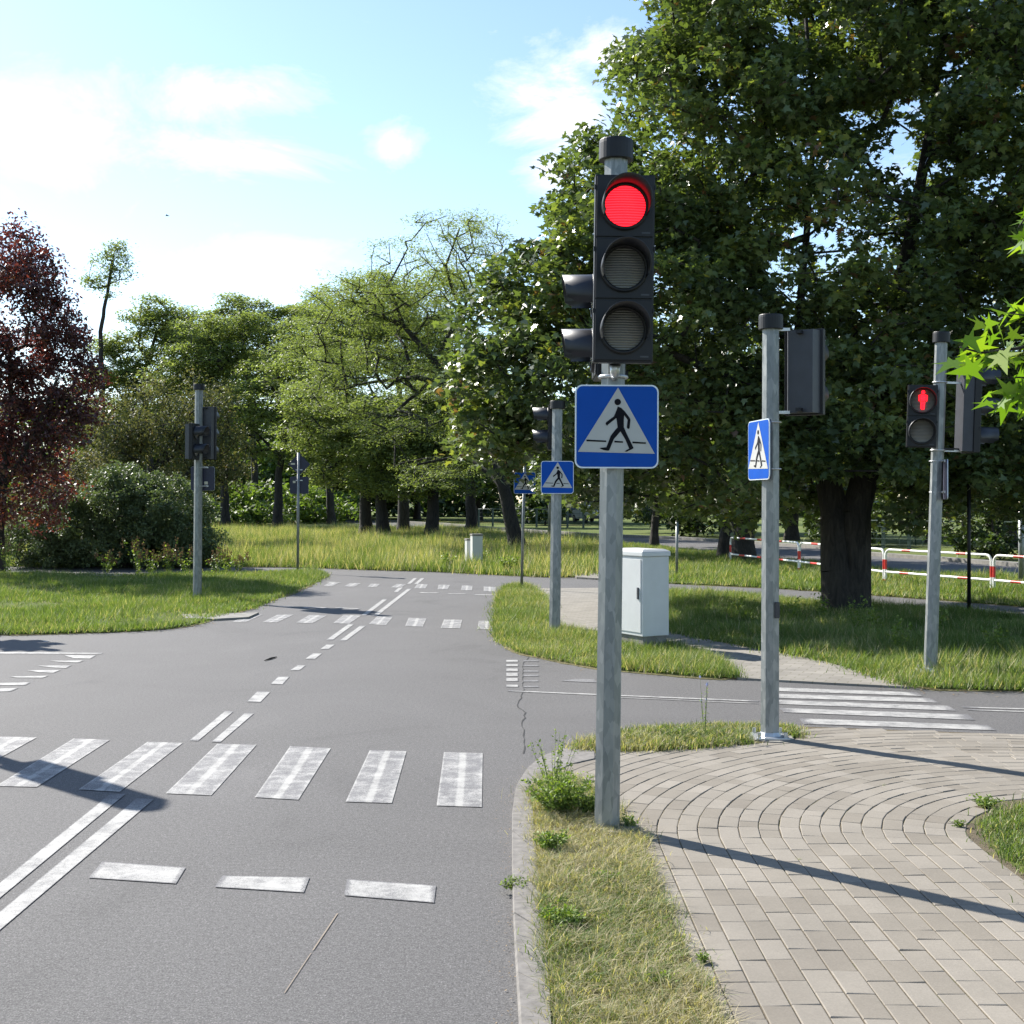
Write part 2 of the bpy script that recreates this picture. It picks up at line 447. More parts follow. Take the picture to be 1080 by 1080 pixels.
slab('lawn', far_strip, .03, M['soil'], 0)
slab('meadow', meadow, .03, M['soil'], 0)
slab('pavement', pavement_b, .02, M['pavertex'])
slab('path', [gp(608,608.5,.04),gp(600,601.5,.04),gp(625,599,.04),gp(663,603,.04),gp(668,612,.04)], .04, M['pavertex'])
slab('path', [gp(-250,604.5),gp(-250,607.5),gp(130,609),gp(134,607)], .045, M['concrete'])
slab('path', to_g([(190,650),(273,648),(262,653),(225,655),(195,654)]), .0315, M['concrete'])
slab('grass_verge', [(-5.0,-6),(-5.0,7.6),(-4.6,8.9),(-5.3,10.0),(-6.6,10.4),(-20,11.2),(-20,-6)], .03, M['soil'], .02)
slab('pavement', [(-9,16.6),(-7.9,16.6),(-7.9,17.6),(-9,17.6)], .042, M['concrete'])
# the real road behind the training ground
fr_far = [(330,546.8),(363,548),(467,553),(530,558.5),(633,565.5),(720,569),(800,574),(870,579),(917,586),(993,591.5),(1077,598),(1400,622)]
fr_near = [(1400,640),(1190,617),(1077,609.5),(978,605.5),(917,600.5),(870,594.5),(800,588.5),(700,577.5),(633,572),(530,564.5),(433,556.5),(363,551),(330,549.5)]
pts = to_g(fr_far+fr_near)
mb = MB(); mb.prism(pts, -.03, -.006); tag(mb.build('road', M['asphalt']), kind='structure')
# its pale far kerb
a = to_g(fr_far)
mb = MB()
for i in range(len(a)-1):
    (x0,y0),(x1,y1) = a[i],a[i+1]
    mb.add([(x0,y0,-.03),(x1,y1,-.03),(x1,y1,.1),(x0,y0,.1),(x0,y0+1.2,.1),(x1,y1+1.2,.1)], [(0,1,2,3),(3,2,5,4)])
tag(mb.build('far_kerb', M['concrete']), kind='structure')

# kerb of single stones round the near corner
ko, ki = to_g(kerb_out), [gp(x, y, .04) for x, y in kerb_in]
def resample(pl, step):
    d = [0]
    for i in range(1, len(pl)): d.append(d[-1]+math.dist(pl[i], pl[i-1]))
    n = max(2, int(d[-1]/step)); out = []
    for k in range(n+1):
        t = d[-1]*k/n
        i = max(j for j in range(len(d)) if d[j] <= t+1e-9); i = min(i, len(pl)-2)
        u = (t-d[i])/(d[i+1]-d[i]); out.append((pl[i][0]*(1-u)+pl[i+1][0]*u, pl[i][1]*(1-u)+pl[i+1][1]*u))
    return out
n_st = 40
ko2 = resample(ko, 1e9 if False else sum(math.dist(ko[i],ko[i+1]) for i in range(len(ko)-1))/n_st)
ki2 = resample(ki, sum(math.dist(ki[i],ki[i+1]) for i in range(len(ki)-1))/n_st)
mb = MB()
per = 5
for s0 in range(0, n_st, per):
    s1 = min(s0+per, n_st)
    dz = random.uniform(-.004, .004)
    o_ = ko2[s0:s1+1]; i_ = ki2[s0:s1+1]
    # small joint gap
    def sh(pl):
        a, b = Vector(pl[0]), Vector(pl[1]); pl = list(pl)
        pl[0] = tuple(a+(b-a).normalized()*.005); return pl
    o_, i_ = sh(o_), sh(i_)
    k = len(o_)
    for j in range(k-1):
        A, B, C_, D = o_[j], o_[j+1], i_[j+1], i_[j]
        def ins(p, q, t): v = Vector(q)-Vector(p); return tuple(Vector(p)+v.normalized()*t)
        A2, B2 = ins(A, D, .012), ins(B, C_, .012)
        z = .038+dz
        vs = [(*A,-.02),(*B,-.02),(*A,z-.012),(*B,z-.012),(*A2,z),(*B2,z),(*C_,z),(*D,z),(*C_,-.02),(*D,-.02)]
        fs = [(0,1,3,2),(2,3,5,4),(4,5,6,7),(7,6,8,9)]
        if j == 0: fs.append((0,2,4,7,9))
        if j == k-2: fs.append((1,8,6,5,3))
        mb.add(vs, fs)
tag(mb.build('kerb', M['kerb']), kind='structure')

# ------------------------------------------------------------------ curved brick pavement
CXc, CYc = 3.08, 5.86
ang_end = math.radians(78)
dirx, diry = math.sin(ang_end), -math.cos(ang_end)
pave_poly = to_g([(561,842),(569,827),(582,814),(604,804),(627,799),(660,797),(710,795),(762,791.5),(790,788),(838,786),(846,770)])
pave_poly += [(2.05,9.0),(9.5,7.4),(9.5,6.0),(3.3,7.05),(2.9,6.85),(2.5,6.6),(2.28,6.3),(2.24,5.9),(2.24,1.8),(.60,1.8),(.60,3.4),(.60,5.6)]
pave_poly += to_g([(672,885),(640,860),(600,850)])
bed_poly = pave_poly[:11]+[(9.5,7.4),(9.5,1.8),(.60,1.8),(.60,5.6)]+pave_poly[-3:]
slab('pavement_bed', densify(bed_poly, .3), .0262, M['joint'], 0)
def rowpt(r, s, y_start):
    """point and tangent at arc length s along the course of radius r"""
    l1 = CYc-y_start; arc = r*(PI-ang_end)
    if s < l1: return (CXc-r, y_start+s), (0, 1)
    if s < l1+arc:
        a = PI-(s-l1)/r
        return (CXc+r*math.cos(a), CYc+r*math.sin(a)), (math.sin(a), -math.cos(a))
    d = s-l1-arc
    return (CXc+r*math.cos(ang_end)+dirx*d, CYc+r*math.sin(ang_end)+diry*d), (dirx, diry)
V, Fc, R_ = [], [], []
W = .1
for k in range(0, 26):
    r0 = .88+k*W; r1 = r0+W; rm = (r0+r1)/2
    s = (k % 2)*.1 + random.uniform(-.01,.01)
    y_start = 1.8
    total = (CYc-y_start)+rm*(PI-ang_end)+6.5
    while s < total:
        onarc = (CYc-y_start)-.05 < s < (CYc-y_start)+rm*(PI-ang_end)
        Lb = random.choice([.2, .2, .11, .14]) if onarc and rm < 2.5 else (.2 if random.random() > .06 else .1)
        e = s+Lb
        g = .0013
        pa, ta = rowpt(rm, s+g, y_start); pb, tb = rowpt(rm, e-g, y_start)
        mid = ((pa[0]+pb[0])/2, (pa[1]+pb[1])/2)
        if in_poly(np.array([mid]), pave_poly)[0]:
            gw = .0024
            hw = W/2-gw
            z = .03+random.uniform(-.0015, .0015); tilt = random.uniform(-.001,.001)
            def c4(h, g2):
                out = []
                for (p, t, sg) in ((pa, ta, 1), (pb, tb, -1)):
                    nx, ny = -t[1], t[0]
                    for side in (1, -1):
                        out.append((p[0]+nx*h*side+t[0]*g2*sg, p[1]+ny*h*side+t[1]*g2*sg))
                return out
            o4 = c4(hw, 0); i4 = c4(hw-.003, .003)
            b = len(V)
            for q in o4: V.append((*q, .012))
            for q in o4: V.append((*q, z-.002))
            for j, q in enumerate(i4): V.append((*q, z+(tilt if j % 2 else -tilt)))
            order = [0, 1, 3, 2]
            fs = []
            for a_, b_ in zip(order, order[1:]+order[:1]):
                fs.append([b+a_, b+b_, b+4+b_, b+4+a_]); fs.append([b+4+a_, b+4+b_, b+8+b_, b+8+a_])
            fs.append([b+8, b+9, b+11, b+10][::-1])
            Fc += fs; R_ += [random.random()]*len(fs)
        s = e
me = bpy.data.meshes.new('pavement'); me.from_pydata(V, [], Fc)
at_r = me.attributes.new('rnd', 'FLOAT', 'FACE'); at_r.data.foreach_set('value', R_)
bm = bmesh.new(); bm.from_mesh(me); bmesh.ops.recalc_face_normals(bm, faces=bm.faces); bm.to_mesh(me); bm.free()
tag(link('pavement', me, M['paver']), kind='structure')
# grass corner enclosed by the arcs
isl = [(2.24,1.9),(2.23,5.0),(2.24,5.5),(2.27,5.95),(2.35,6.25),(2.5,6.45),(2.7,6.62),(3.0,6.70),(3.4,6.66),(9,5.5),(9,1.9)]
slab('grass_verge', isl, .03, M['soil'], .012)

# ------------------------------------------------------------------ road markings
def marking_obj(name, quads, mat, z=.004):
    me = bpy.data.meshes.new(name)
    vs, fs, uvs = [], [], []
    for q in quads:
        b = len(vs)
        for p in q: vs.append((p[0], p[1], z))
        fs.append([b, b+1, b+2, b+3]); uvs += [(0,0),(1,0),(1,1),(0,1)]
    me.from_pydata(vs, [], fs)
    uv = me.uv_layers.new(name='UVMap')
    for i, u in enumerate(uvs): uv.data[i].uv = u
    o = link(name, me, mat); tag(o, kind='structure'); return o
def zq(lst, sx, ox, oy):
    return [[gp(x/sx+ox, y/sx+oy) for x, y in q] for q in lst]
z1 = zq([[(888,290),(980,293),(982,183),(903,181)],[(703,282),(797,285),(827,179),(752,177)],[(518,273),(607,278),(673,173),(590,169)],
 [(337,265),(430,269),(522,166),(442,164)],[(160,257),(243,262),(372,162),(300,160)],[(-8,250),(75,252),(224,156),(150,153)],[(-170,242),(-95,245),(75,151),(2,149)],
 [(-330,234),(-262,237),(-73,146),(-146,144)],[(-490,226),(-430,229),(-221,141),(-294,139)]], 1.9286, 0, 700)
z2 = zq([[(862,246),(932,247),(934,213),(868,212)],[(713,241),(792,243),(800,208),(727,206)],[(568,234),(640,236),(655,202),(583,200)],[(420,226),(490,229),(518,196),(455,194)],
 [(275,222),(340,224),(388,191),(318,189)],[(125,220),(190,222),(250,190),(180,188)],[(-12,218),(45,219),(115,187),(50,187)],[(-135,216),(-80,217),(-10,186),(-65,186)]], 3.857, 280, 600)
z3 = zq([[(888,92),(936,93),(936,74),(888,72)],[(795,88),(840,88),(842,69),(800,68)],[(700,84),(740,84),(750,66),(705,65)],[(605,80),(650,80),(660,63),(618,62)],
 [(510,76),(550,77),(572,63),(535,62)],[(415,74),(450,74),(466,62),(430,61)],[(320,72),(360,73),(388,59),(345,58)],[(235,70),(270,71),(300,57),(262,56)]], 3.857, 280, 600)
marking_obj('zebra_crossing', z1+z2+z3, M['paint_zebra'])
z4 = zq([[(415,601),(800,615),(818,625),(415,611)],[(415,618),(835,630),(860,642),(415,629)],[(415,634),(885,650),(905,663),(430,645)],[(445,655),(935,672),(953,687),(458,667)],[(497,682),(985,700),(1008,714),(508,697)]], 2.4545, 640, 480)
lines = zq([[(180,437),(358,449),(378,416),(208,404)],[(437,456),(618,467),(630,436),(452,433)],[(700,473),(883,488),(887,453),(706,440)],
 [(-700,1010),(-660,1024),(256,266),(222,268)],[(-600,1004),(-560,1020),(313,277),(278,275)],
 [(385,157),(403,158),(475,98),(458,97)],[(430,160),(448,161),(517,102),(498,101)],[(502,78),(530,79),(550,58),(523,57)],[(550,42),(575,43),(589,27),(566,27)]], 1.9286, 0, 700)
lines += zq([[(17,922),(48,922),(68,906),(42,906)],[(65,886),(97,886),(120,868),(90,868)],[(113,855),(140,855),(160,840),(133,840)]], 3, 300, 400)
def stroke(a, b, w):
    a, b = Vector(a), Vector(b); d = (b-a).normalized(); n = Vector((-d.y, d.x))*w/2
    return [tuple(a-n), tuple(a+n), tuple(b+n), tuple(b-n)]
for (x0,y0,x1,y1,w) in [(260,290,350,225,.08),(314,293,397,232,.08),(398,191,488,123,.08),(443,193,588,80,.08),(530,95,552,75,.08),(582,62,610,38,.08),(612,62,640,38,.08),
    (625,97,705,98.5,.16),(740,101,815,102.5,.12),(848,105,925,107,.16),(152,157,248,159,.12),(283,159,383,163,.12),(55,155,115,156,.12),(250,54,305,57,.16)]:
    lines.append(stroke(gp(x0/3.857+280,y0/3.857+600), gp(x1/3.857+280,y1/3.857+600), w))
lines += zq([[(-400,447),(960,450),(980,440),(-400,428)],[(600,462),(915,462),(860,495),(700,492)],[(460,515),(795,512),(750,532),(600,528)],[(350,562),(680,557),(630,585),(480,578)],
 [(240,605),(580,602),(510,630),(380,625)],[(85,664),(460,657),(410,677),(150,675)],[(-200,728),(290,720),(240,748),(-200,746)],[(-300,790),(180,772),(100,806),(-300,815)],[(420,337),(450,337),(465,325),(400,325)]], 9, 0, 640)
for yy, h in ((578,12),(605,12),(632,17),(660,20),(693,20),(735,14)):
    lines += zq([[(82,yy+h),(160,yy+h),(158,yy),(82,yy)]], 6, 520, 600)
faint = []
for yy, h in ((580,8),(610,8),(645,9),(672,10),(706,10),(742,10)):
    faint += zq([[(192,yy+h),(290,yy+h),(285,yy),(192,yy)]], 6, 520, 600)
faint += zq([[(430,712),(660,722),(640,700),(520,697)]], 6, 520, 600)
lines += [stroke(gp(536,729), gp(800,740), .06)]
lines += [stroke(gp(1014,746.2), gp(1330,755), .06), stroke(gp(1020,749), gp(1330,759), .05), stroke(gp(640,735.5), gp(800,742.5), .025)]
marking_obj('lane_markings', lines, M['paint'])
marking_obj('crossing_stripes', z4, M['paint'])
marking_obj('faded_markings', faint, M['paint_faint'])
# crack running across the asphalt by the corner
cr = []
pl = [(560,690),(552,700),(551,714),(552,728),(549,738),(545,745),(554,752),(551,765),(553,780),(551,795)]
g = [gp(*p) for p in pl]; g = [ (p[0]+random.uniform(-.01,.01), p[1]) for p in resample(g, .12)]
for i in range(len(g)-1): cr.append(stroke(g[i], g[i+1], random.uniform(.004,.011)))
marking_obj('asphalt_crack', cr, M['tar'], .003)
marking_obj('chalk_scratch', [stroke(gp(300,1048), gp(328,1006), .004), stroke(gp(330,1003), gp(356,964), .006)], plain('pale_scratch', (.22,.18,.14), .9), .003)

# ------------------------------------------------------------------ grass
def blades(name, poly, n, h, w, label, zb=.03, straw=.1, lean=.35, seg=2, ok=None, clump=0, mat='grass', hmin=.45, tint=None, fringe=.05):
    P = np.array(poly); lo, hi = P.min(0), P.max(0)
    pts = np.zeros((0, 2))
    while len(pts) < n:
        q = rng.uniform(lo, hi, (n*2, 2)); q = q[in_poly(q, poly)]
        if ok is not None: q = q[ok(q)]
        if clump:
            ph = np.sin(q[:,0]*clump+1.3*np.sin(q[:,1]*clump*.7))*np.sin(q[:,1]*clump*.9+1.1*np.sin(q[:,0]*clump*.6))
            q = q[rng.random(len(q)) < .55+.45*ph]
        pts = np.vstack((pts, q))
    pts = pts[:n]+rng.normal(0, 1, (n, 2))*(.25*h+.004)
    # tufts: some blades stand together and taller
    nt_ = int(n*.22); cen = pts[rng.integers(0, n, max(1, nt_//28))]
    pts[:nt_] = cen[rng.integers(0, len(cen), nt_)]+rng.normal(0, 1, (nt_, 2))*h*.45
    # ragged fringe creeping over the edge
    nf_ = int(n*fringe)
    if nf_:
        Pn = np.vstack((P, P[:1])); sl = np.linalg.norm(np.diff(Pn, axis=0), axis=1)
        ei = rng.choice(len(sl), nf_, p=sl/sl.sum()); u_ = rng.random(nf_)[:,None]
        q_ = Pn[ei]*(1-u_)+Pn[ei+1]*u_
        wav = np.sin(q_[:,0]*5.1+q_[:,1]*3.7)*np.sin(q_[:,0]*11+q_[:,1]*7.3)
        q_ = q_+rng.normal(0, 1, (nf_, 2))*(h*(.45+.5*np.abs(wav)))[:,None]
        if ok is not None: q_ = q_[ok(q_)]
        pts[nt_:nt_+len(q_)] = q_
    az = rng.uniform(0, 2*PI, n); H = h*rng.uniform(hmin, 1.15, n)
    big = .75+.35*np.sin(pts[:,0]*2.1+np.sin(pts[:,1]*1.7)*2)*np.cos(pts[:,1]*1.3)
    H = H*big; H[:nt_] *= 1.55
    ln = H*rng.uniform(.1, 1, n)*lean*2
    faz = az+rng.uniform(-.8,.8,n)+PI/2
    dx, dy = np.cos(az)*w*.5*rng.uniform(.6,1.3,n), np.sin(az)*w*.5
    lx, ly = np.cos(faz)*ln, np.sin(faz)*ln
    z0 = np.full(n, zb-.01)
    base = np.stack((pts[:,0], pts[:,1], z0), 1)
    d = np.stack((dx, dy, np.zeros(n)), 1)
    if seg == 1:
        vs = np.stack((base-d, base+d, base+np.stack((lx, ly, H), 1)), 1).reshape(-1, 3)
        loops = np.arange(3*n); lt = np.full(n, 3)
        r = 1
    else:
        m1 = base+np.stack((lx*.35, ly*.35, H*.62), 1)
        tp = base+np.stack((lx, ly, H*(1-.25*rng.random(n))), 1)
        vs = np.stack((base-d, base+d, m1+d*.8, m1-d*.8, tp), 1).reshape(-1, 3)
        ofs = np.arange(n)[:,None]*5
        loops = (ofs+np.array([0,1,2,3,3,2,4])).ravel(); lt = np.tile([4,3], n)
        r = 2
    pat = .5+.5*np.sin(pts[:,0]*1.9+2*np.sin(pts[:,1]*.8))*np.sin(pts[:,1]*1.6+1.5)
    rn = np.clip(rng.random(n)*.62+.22*pat, 0, .80)
    if tint: rn = np.clip(rn+tint, 0, .8)
    st = rng.random(n) < straw*(.4+1.2*pat); rn[st] = rng.uniform(.85, 1, st.sum())
    me = np_mesh(name, vs, loops, lt, np.repeat(rn, r))
    o = link(name, me, L[mat]); tag(o, label, 'grass', kind='stuff'); return o

blades('grass', near_strip, 52000, .055, .0030, 'dry straw coloured grass beside the near kerb', .035, .55, 1.1, 2, lambda q: (q[:,1] > 3.6) & (np.sin(q[:,0]*17+3*np.sin(q[:,1]*5))*np.sin(q[:,1]*9) > -.8+.25*rng.random(len(q))), hmin=.3)
blades('grass', isl, 30000, .075, .0045, 'green grass in the corner enclosed by the curved paving', .03, .18, .6, 2, lambda q: (q[:,1] > 4.3) & (q[:,0] < 3.9))
blades('grass', mid_strip, 26000, .075, .005, 'grass strip between paving and side road around the second pole', .03, .42, .6, 2, lambda q: np.hypot(q[:,0]-1.77, q[:,1]-8.5) > .2)
blades('grass', verge_corner, 110000, .10, .0075, 'grass on the corner verge in front of the grey cabinet', .03, .20, .6, 1, clump=2.5, hmin=.25)
blades('grass', maple_lawn, 230000, .14, .010, 'lawn grass under and around the big maple', .035, .14, .55, 1, clump=1.3, hmin=.25)
blades('grass', left_verge, 220000, .12, .011, 'bright green grass on the left verge', .03, .10, .55, 1, lambda q: q[:,0] > -13, clump=1.1, hmin=.25)
blades('grass', far_strip, 110000, .15, .016, 'grass between the far lane and the red and white railing', .03, .16, .45, 1, lambda q: q[:,0] < 15)
def mfilt(q): return (q[:,1] < 75) & (q[:,0] > -q[:,1]*.45-2)
blades('tall_grass', meadow, 400000, .40, .018, 'tall unmown meadow grass beyond the junction', .03, .42, .4, 1, lambda q: mfilt(q), clump=.5, hmin=.2)
mfront = [gp(-100,598),gp(290,598.5),gp(340,599.5),gp(460,603.5),gp(577,609),gp(577,601),gp(460,596),gp(0,592),gp(-100,592)]
blades('grass', mfront, 60000, .18, .015, 'short green grass along the front edge of the meadow', .03, .12, .5, 1)

def joint_ok(q):
    dx, dy = q[:,0]-CXc, q[:,1]-CYc
    r = np.where(dy < 0, -dx, np.hypot(dx, dy)); r = np.where((dy > 0) & (dx*math.cos(ang_end)*0+dx > dy*.21), dx*math.cos(ang_end)+dy*math.sin(ang_end), r)
    m = np.abs(((r-.88+.05) % .1)-.05) < .006
    pn = np.sin(q[:,0]*7.3+1.7*np.sin(q[:,1]*4.1))*np.sin(q[:,1]*6.1+2.2*np.sin(q[:,0]*3.3))
    return m & (rng.random(len(q)) < np.clip((pn-.45)*1.6, .012, 1)) & (q[:,1] > 3.5) & (q[:,0] < 4)
blades('joint_grass', bed_poly, 1500, .014, .0025, 'sparse moss and grass tips growing in the paving joints', .03, .3, .9, 1, joint_ok, fringe=0)
def litter(name, label, lines_, n, size, spread, mats, zb=.008):
    C_ = []
    for _ in range(n):
        pl_ = random.choice(lines_); i = random.randrange(len(pl_)-1); t = random.random()
        a, b = pl_[i], pl_[i+1]
        C_.append((a[0]+(b[0]-a[0])*t+random.gauss(0, spread), a[1]+(b[1]-a[1])*t+random.gauss(0, spread), zb+random.random()*.004))
    o = link(name, leaf_mesh(name, np.array(C_), size, KITE, rng.random(n), 3.0, 0), mats); tag(o, label, 'litter', kind='stuff')
MAPLE = np.array([(0,0),(.16,.06),(.42,-.05),(.30,.18),(.52,.42),(.24,.44),(.0,1.0),(-.24,.44),(-.52,.42),(-.30,.18),(-.42,-.05),(-.16,.06)])
STAR = np.array([(0,0),(.10,.10),(.45,-.12),(.20,.24),(.58,.45),(.16,.42),(.0,1.0),(-.16,.42),(-.58,.45),(-.20,.24),(-.45,-.12),(-.10,.10)])
KITE = np.array([(0,0),(.26,.42),(0,1.0),(-.26,.42)])
FROND = np.array([(0,0),(.13,.25),(.10,.75),(0,1.0),(-.10,.75),(-.13,.25)])
def leaf_mesh(name, C, size, tmpl, rnd, updir=.5, droop=.3, fold=.15):
    n = len(C); k = len(tmpl)
    # normals biased upward, axis direction biased outward/down
    nrm = rng.normal(0, 1, (n, 3)); nrm[:,2] = np.abs(nrm[:,2])+updir*2.0
    nrm /= np.linalg.norm(nrm, axis=1)[:,None]
    ax = rng.normal(0, 1, (n, 3)); ax[:,2] -= droop*2
    ax -= nrm*(ax*nrm).sum(1)[:,None]; ax /= np.linalg.norm(ax, axis=1)[:,None]
    sd = np.cross(ax, nrm)
    sz = size*rng.uniform(.65, 1.2, n)
    t = tmpl
    z = -fold*np.abs(t[:,0])+(-.12*(t[:,1]**2))
    vs = (C[:,None,:]+sz[:,None,None]*(sd[:,None,:]*t[None,:,0,None]+ax[:,None,:]*t[None,:,1,None]+nrm[:,None,:]*z[None,:,None]))
    return np_mesh(name, vs.reshape(-1, 3), np.arange(n*k), np.full(n, k), rnd)

litter('litter', 'dead leaf crumbs and grit lying along the near kerb', [ko, ki], 900, .010, .045, L['seed'])
litter('litter', 'dry leaf crumbs along the verge edges at the junction', [mid_strip, verge_corner], 900, .022, .10, L['seed'])
litter('litter', 'dry leaf crumbs along the edges of left verge and lawn', [left_verge[2:11], maple_lawn[6:12]], 700, .035, .16, L['seed'])
def crown_points(blobs, ncl, shell=.55, gap=None, ymul=1.0):
    """cluster centres inside a union of ellipsoids (cx,cy,cz,rx,ry,rz)"""
    B = np.array(blobs, float); vol = B[:,3]*B[:,4]*B[:,5]; p = vol**.75; p /= p.sum()
    idx = rng.choice(len(B), ncl, p=p)
    d = rng.normal(0, 1, (ncl, 3)); d /= np.linalg.norm(d, axis=1)[:,None]
    r = rng.uniform(shell**3, 1, ncl)**(1/3)
    C = B[idx,:3]+d*r[:,None]*B[idx,3:]
    if gap is not None: C = C[gap(C)]
    return C

def make_tree(root, blobs, ncl, per, lsize, lmat, bark, trunk, tr0, spread=.35, flat=.6, tmpl=KITE, shell=.5, gap=None,
              updir=.5, droop=.3, leafy=True, maxh=None, rmin=.012, exp=.45, sides=6, rbias=None, crown_name='crown'):
    """trunk: list of polylines (each list of world points); first starts at ground"""
    C = crown_points(blobs, ncl, shell, gap)
    nodes = []; par = []; fixr = {}
    for pl, (ra, rb) in zip(trunk, tr0):
        pl = [Vector(p) for p in pl]
        # attach to nearest existing node
        if nodes:
            j = min(range(len(nodes)), key=lambda i: (nodes[i]-pl[0]).length)
            prev = j
        else:
            nodes.append(pl[0]); par.append(-1); fixr[0] = ra*1.35; prev = 0
        tot = sum((pl[i+1]-pl[i]).length for i in range(len(pl)-1)); acc = 0
        for i in range(len(pl)-1):
            seg = (pl[i+1]-pl[i]); k = max(1, int(seg.length/.5))
            for q in range(1, k+1):
                p = pl[i]+seg*(q/k)
                if not (i == len(pl)-2 and q == k): p = p+Vector((random.uniform(-1,1), random.uniform(-1,1), 0))*rb*.35
                nodes.append(p); par.append(prev); prev = len(nodes)-1
                t = (acc+seg.length*q/k)/max(tot, .01); fixr[prev] = rb+(ra-rb)*max(0.0, 1-t)**1.5
            acc += seg.length
    base = nodes[0]
    NP = [tuple(p) for p in nodes]
    cap = len(NP)+ncl*8
    A = np.zeros((cap, 3)); A[:len(NP)] = NP; nn = len(NP)
    ntrunk = nn
    tops = [i for i in range(nn) if nodes[i].z > base.z+.28*max(p.z-base.z for p in nodes)]
    centre = np.mean(C, 0); order = np.argsort(np.linalg.norm(C-np.array(nodes[tops[len(tops)//3]]), axis=1))
    ends = []
    lowz = nodes[tops[0]].z
    for ci in order:
        c = C[ci]
        dd = np.linalg.norm(A[:nn]-c, axis=1)+.6*np.maximum(0, A[:nn,2]-c[2])
        dd[:ntrunk][A[:ntrunk,2] < lowz] += 50
        j = int(np.argmin(dd)); a = Vector(A[j]); b = Vector(c); L_ = (b-a).length
        k = max(1, min(6, int(L_/.45))); prev = j
        for q in range(1, k+1):
            t = q/k; p = a.lerp(b, t)
            if q < k: p += Vector((random.uniform(-1,1), random.uniform(-1,1), random.uniform(-.6,1)+.4))*L_*.07
            A[nn] = p; par.append(prev); prev = nn; nn += 1
        ends.append(prev)
    cnt = np.zeros(nn)
    for e in ends: cnt[e] += 1
    for i in range(nn-1, 0, -1):
        if par[i] >= 0: cnt[par[i]] += cnt[i]
    rad = rmin*np.maximum(cnt, 1)**exp
    for i, r in fixr.items(): rad[i] = r*(1+.25*max(0, 1-(A[i][2]-A[0][2])/.8)**2) if i else r
    for i in range(ntrunk, nn): rad[i] = min(rad[i], rad[par[i]]*.92)
    # frustums
    vs = []; loops = []
    ang = np.arange(sides)*2*PI/sides; ca, sa = np.cos(ang), np.sin(ang)
    tv, tf, bv, bf = [], [], [], []
    for i in range(1, nn):
        p = par[i]
        if p < 0: continue
        a, b = A[p], A[i]; d = b-a; l = np.linalg.norm(d)
        if l < 1e-5: continue
        d /= l; u = np.cross(d, (0,1,0) if abs(d[1]) < .9 else (1,0,0)); u /= np.linalg.norm(u); w = np.cross(d, u)
        ns = 10 if i < ntrunk else sides
        an = np.arange(ns)*2*PI/ns
        ring = np.cos(an)[:,None]*u+np.sin(an)[:,None]*w
        isT = i < ntrunk
        V_, F_ = (tv, tf) if isT else (bv, bf)
        o = len(V_)
        ra = rad[p] if (isT or p >= ntrunk) else rad[i]*1.25
        V_.extend((a-d*rad[i]*.15+ring*ra).tolist()); V_.extend((b+ring*rad[i]).tolist())
        for q in range(ns): F_.append([o+q, o+(q+1) % ns, o+ns+(q+1) % ns, o+ns+q])
    inv = np.array(root.location)
    ofs_ = len(tv); tv += bv; tf += [[q+ofs_ for q in f] for f in bf]
    for nm, V_, F_ in (('trunk', tv, tf),):
        me = bpy.data.meshes.new(nm); me.from_pydata((np.array(V_)-inv).tolist(), [], F_)
        me.polygons.foreach_set('use_smooth', [True]*len(F_)); me.update()
        link(nm, me, bark, root)
    # leaves
    cs = rng.uniform(.6, 1.25, len(C))
    n = len(C)*per
    cid = np.repeat(np.arange(len(C)), per)
    off = rng.normal(0, 1, (n, 3)); off /= (np.linalg.norm(off, axis=1)[:,None]+1e-6); off *= rng.random((n, 1))**.45
    off *= spread*cs[cid][:,None]; off[:,2] *= flat
    PT = C[cid]+off-inv
    tone = rng.normal(0, .13, len(C))
    r = np.clip(rng.beta(2, 2.6, n)*.86+tone[cid], 0, 1)
    sp = rng.random(n) < .015; r[sp] = rng.uniform(.9, 1, sp.sum())
    if rbias is not None: r = np.clip(r+rbias(PT+inv), 0, 1)
    me = leaf_mesh(crown_name, PT, lsize, tmpl, r, updir, droop)
    link(crown_name, me, lmat, root)
    return root

def pxb(x, y, Y, r, ry=None, sq=1.0):
    """crown lobe: photo position of its centre, depth and radius in photo px"""
    X, YY, Z = at(x, y, Y); R = r/F*Y
    return (X, YY, Z, R, (ry if ry else R), R*sq)
def tp(pts, Y): return [at(x, y, Y+dy) for (x, y, dy) in pts]

# --- big maple
YM = 18.8
rt = empty('maple_tree', (*gp(893,645), 0), 0, 'huge dark maple with thick double trunk filling the right side of the photo', 'tree')
mbl = [pxb(900,260,YM,230,3.2),pxb(740,170,YM,135,2.6),pxb(690,330,YM,120,2.6),pxb(592,395,YM-1,82,1.8),pxb(580,315,YM-.5,62,1.5),pxb(568,470,YM-.8,55,1.4),
       pxb(645,235,YM,85,2.0),pxb(1060,130,YM,190,3.2),pxb(1110,370,YM+.5,190,3.2),pxb(890,440,YM+.5,135,3.6),pxb(700,455,YM,95,2.4),pxb(1010,470,YM+.5,105,3.2),pxb(790,480,YM,80,3),
       pxb(820,20,YM,150,3.0),pxb(1020,-60,YM+.5,200,3.2),pxb(740,40,YM,70,2),pxb(1290,250,YM+1,220,3.0),pxb(1250,0,YM+1,200,3),
       pxb(620,500,YM+1,55,2.0),pxb(538,395,YM-1,55,1.2),pxb(520,450,YM-1,42,1.2),pxb(520,345,YM-1,38,1.1),pxb(545,300,YM-.5,36,1.1),pxb(510,410,YM-1.2,34,1)]
gaps = [(556,508,10),(948,150,15),(965,110,10),(1035,195,9),(925,262,9),(848,168,6),(1075,95,6),(740,68,7),(905,40,8),(958,190,12),(1000,75,8),(940,215,8)]
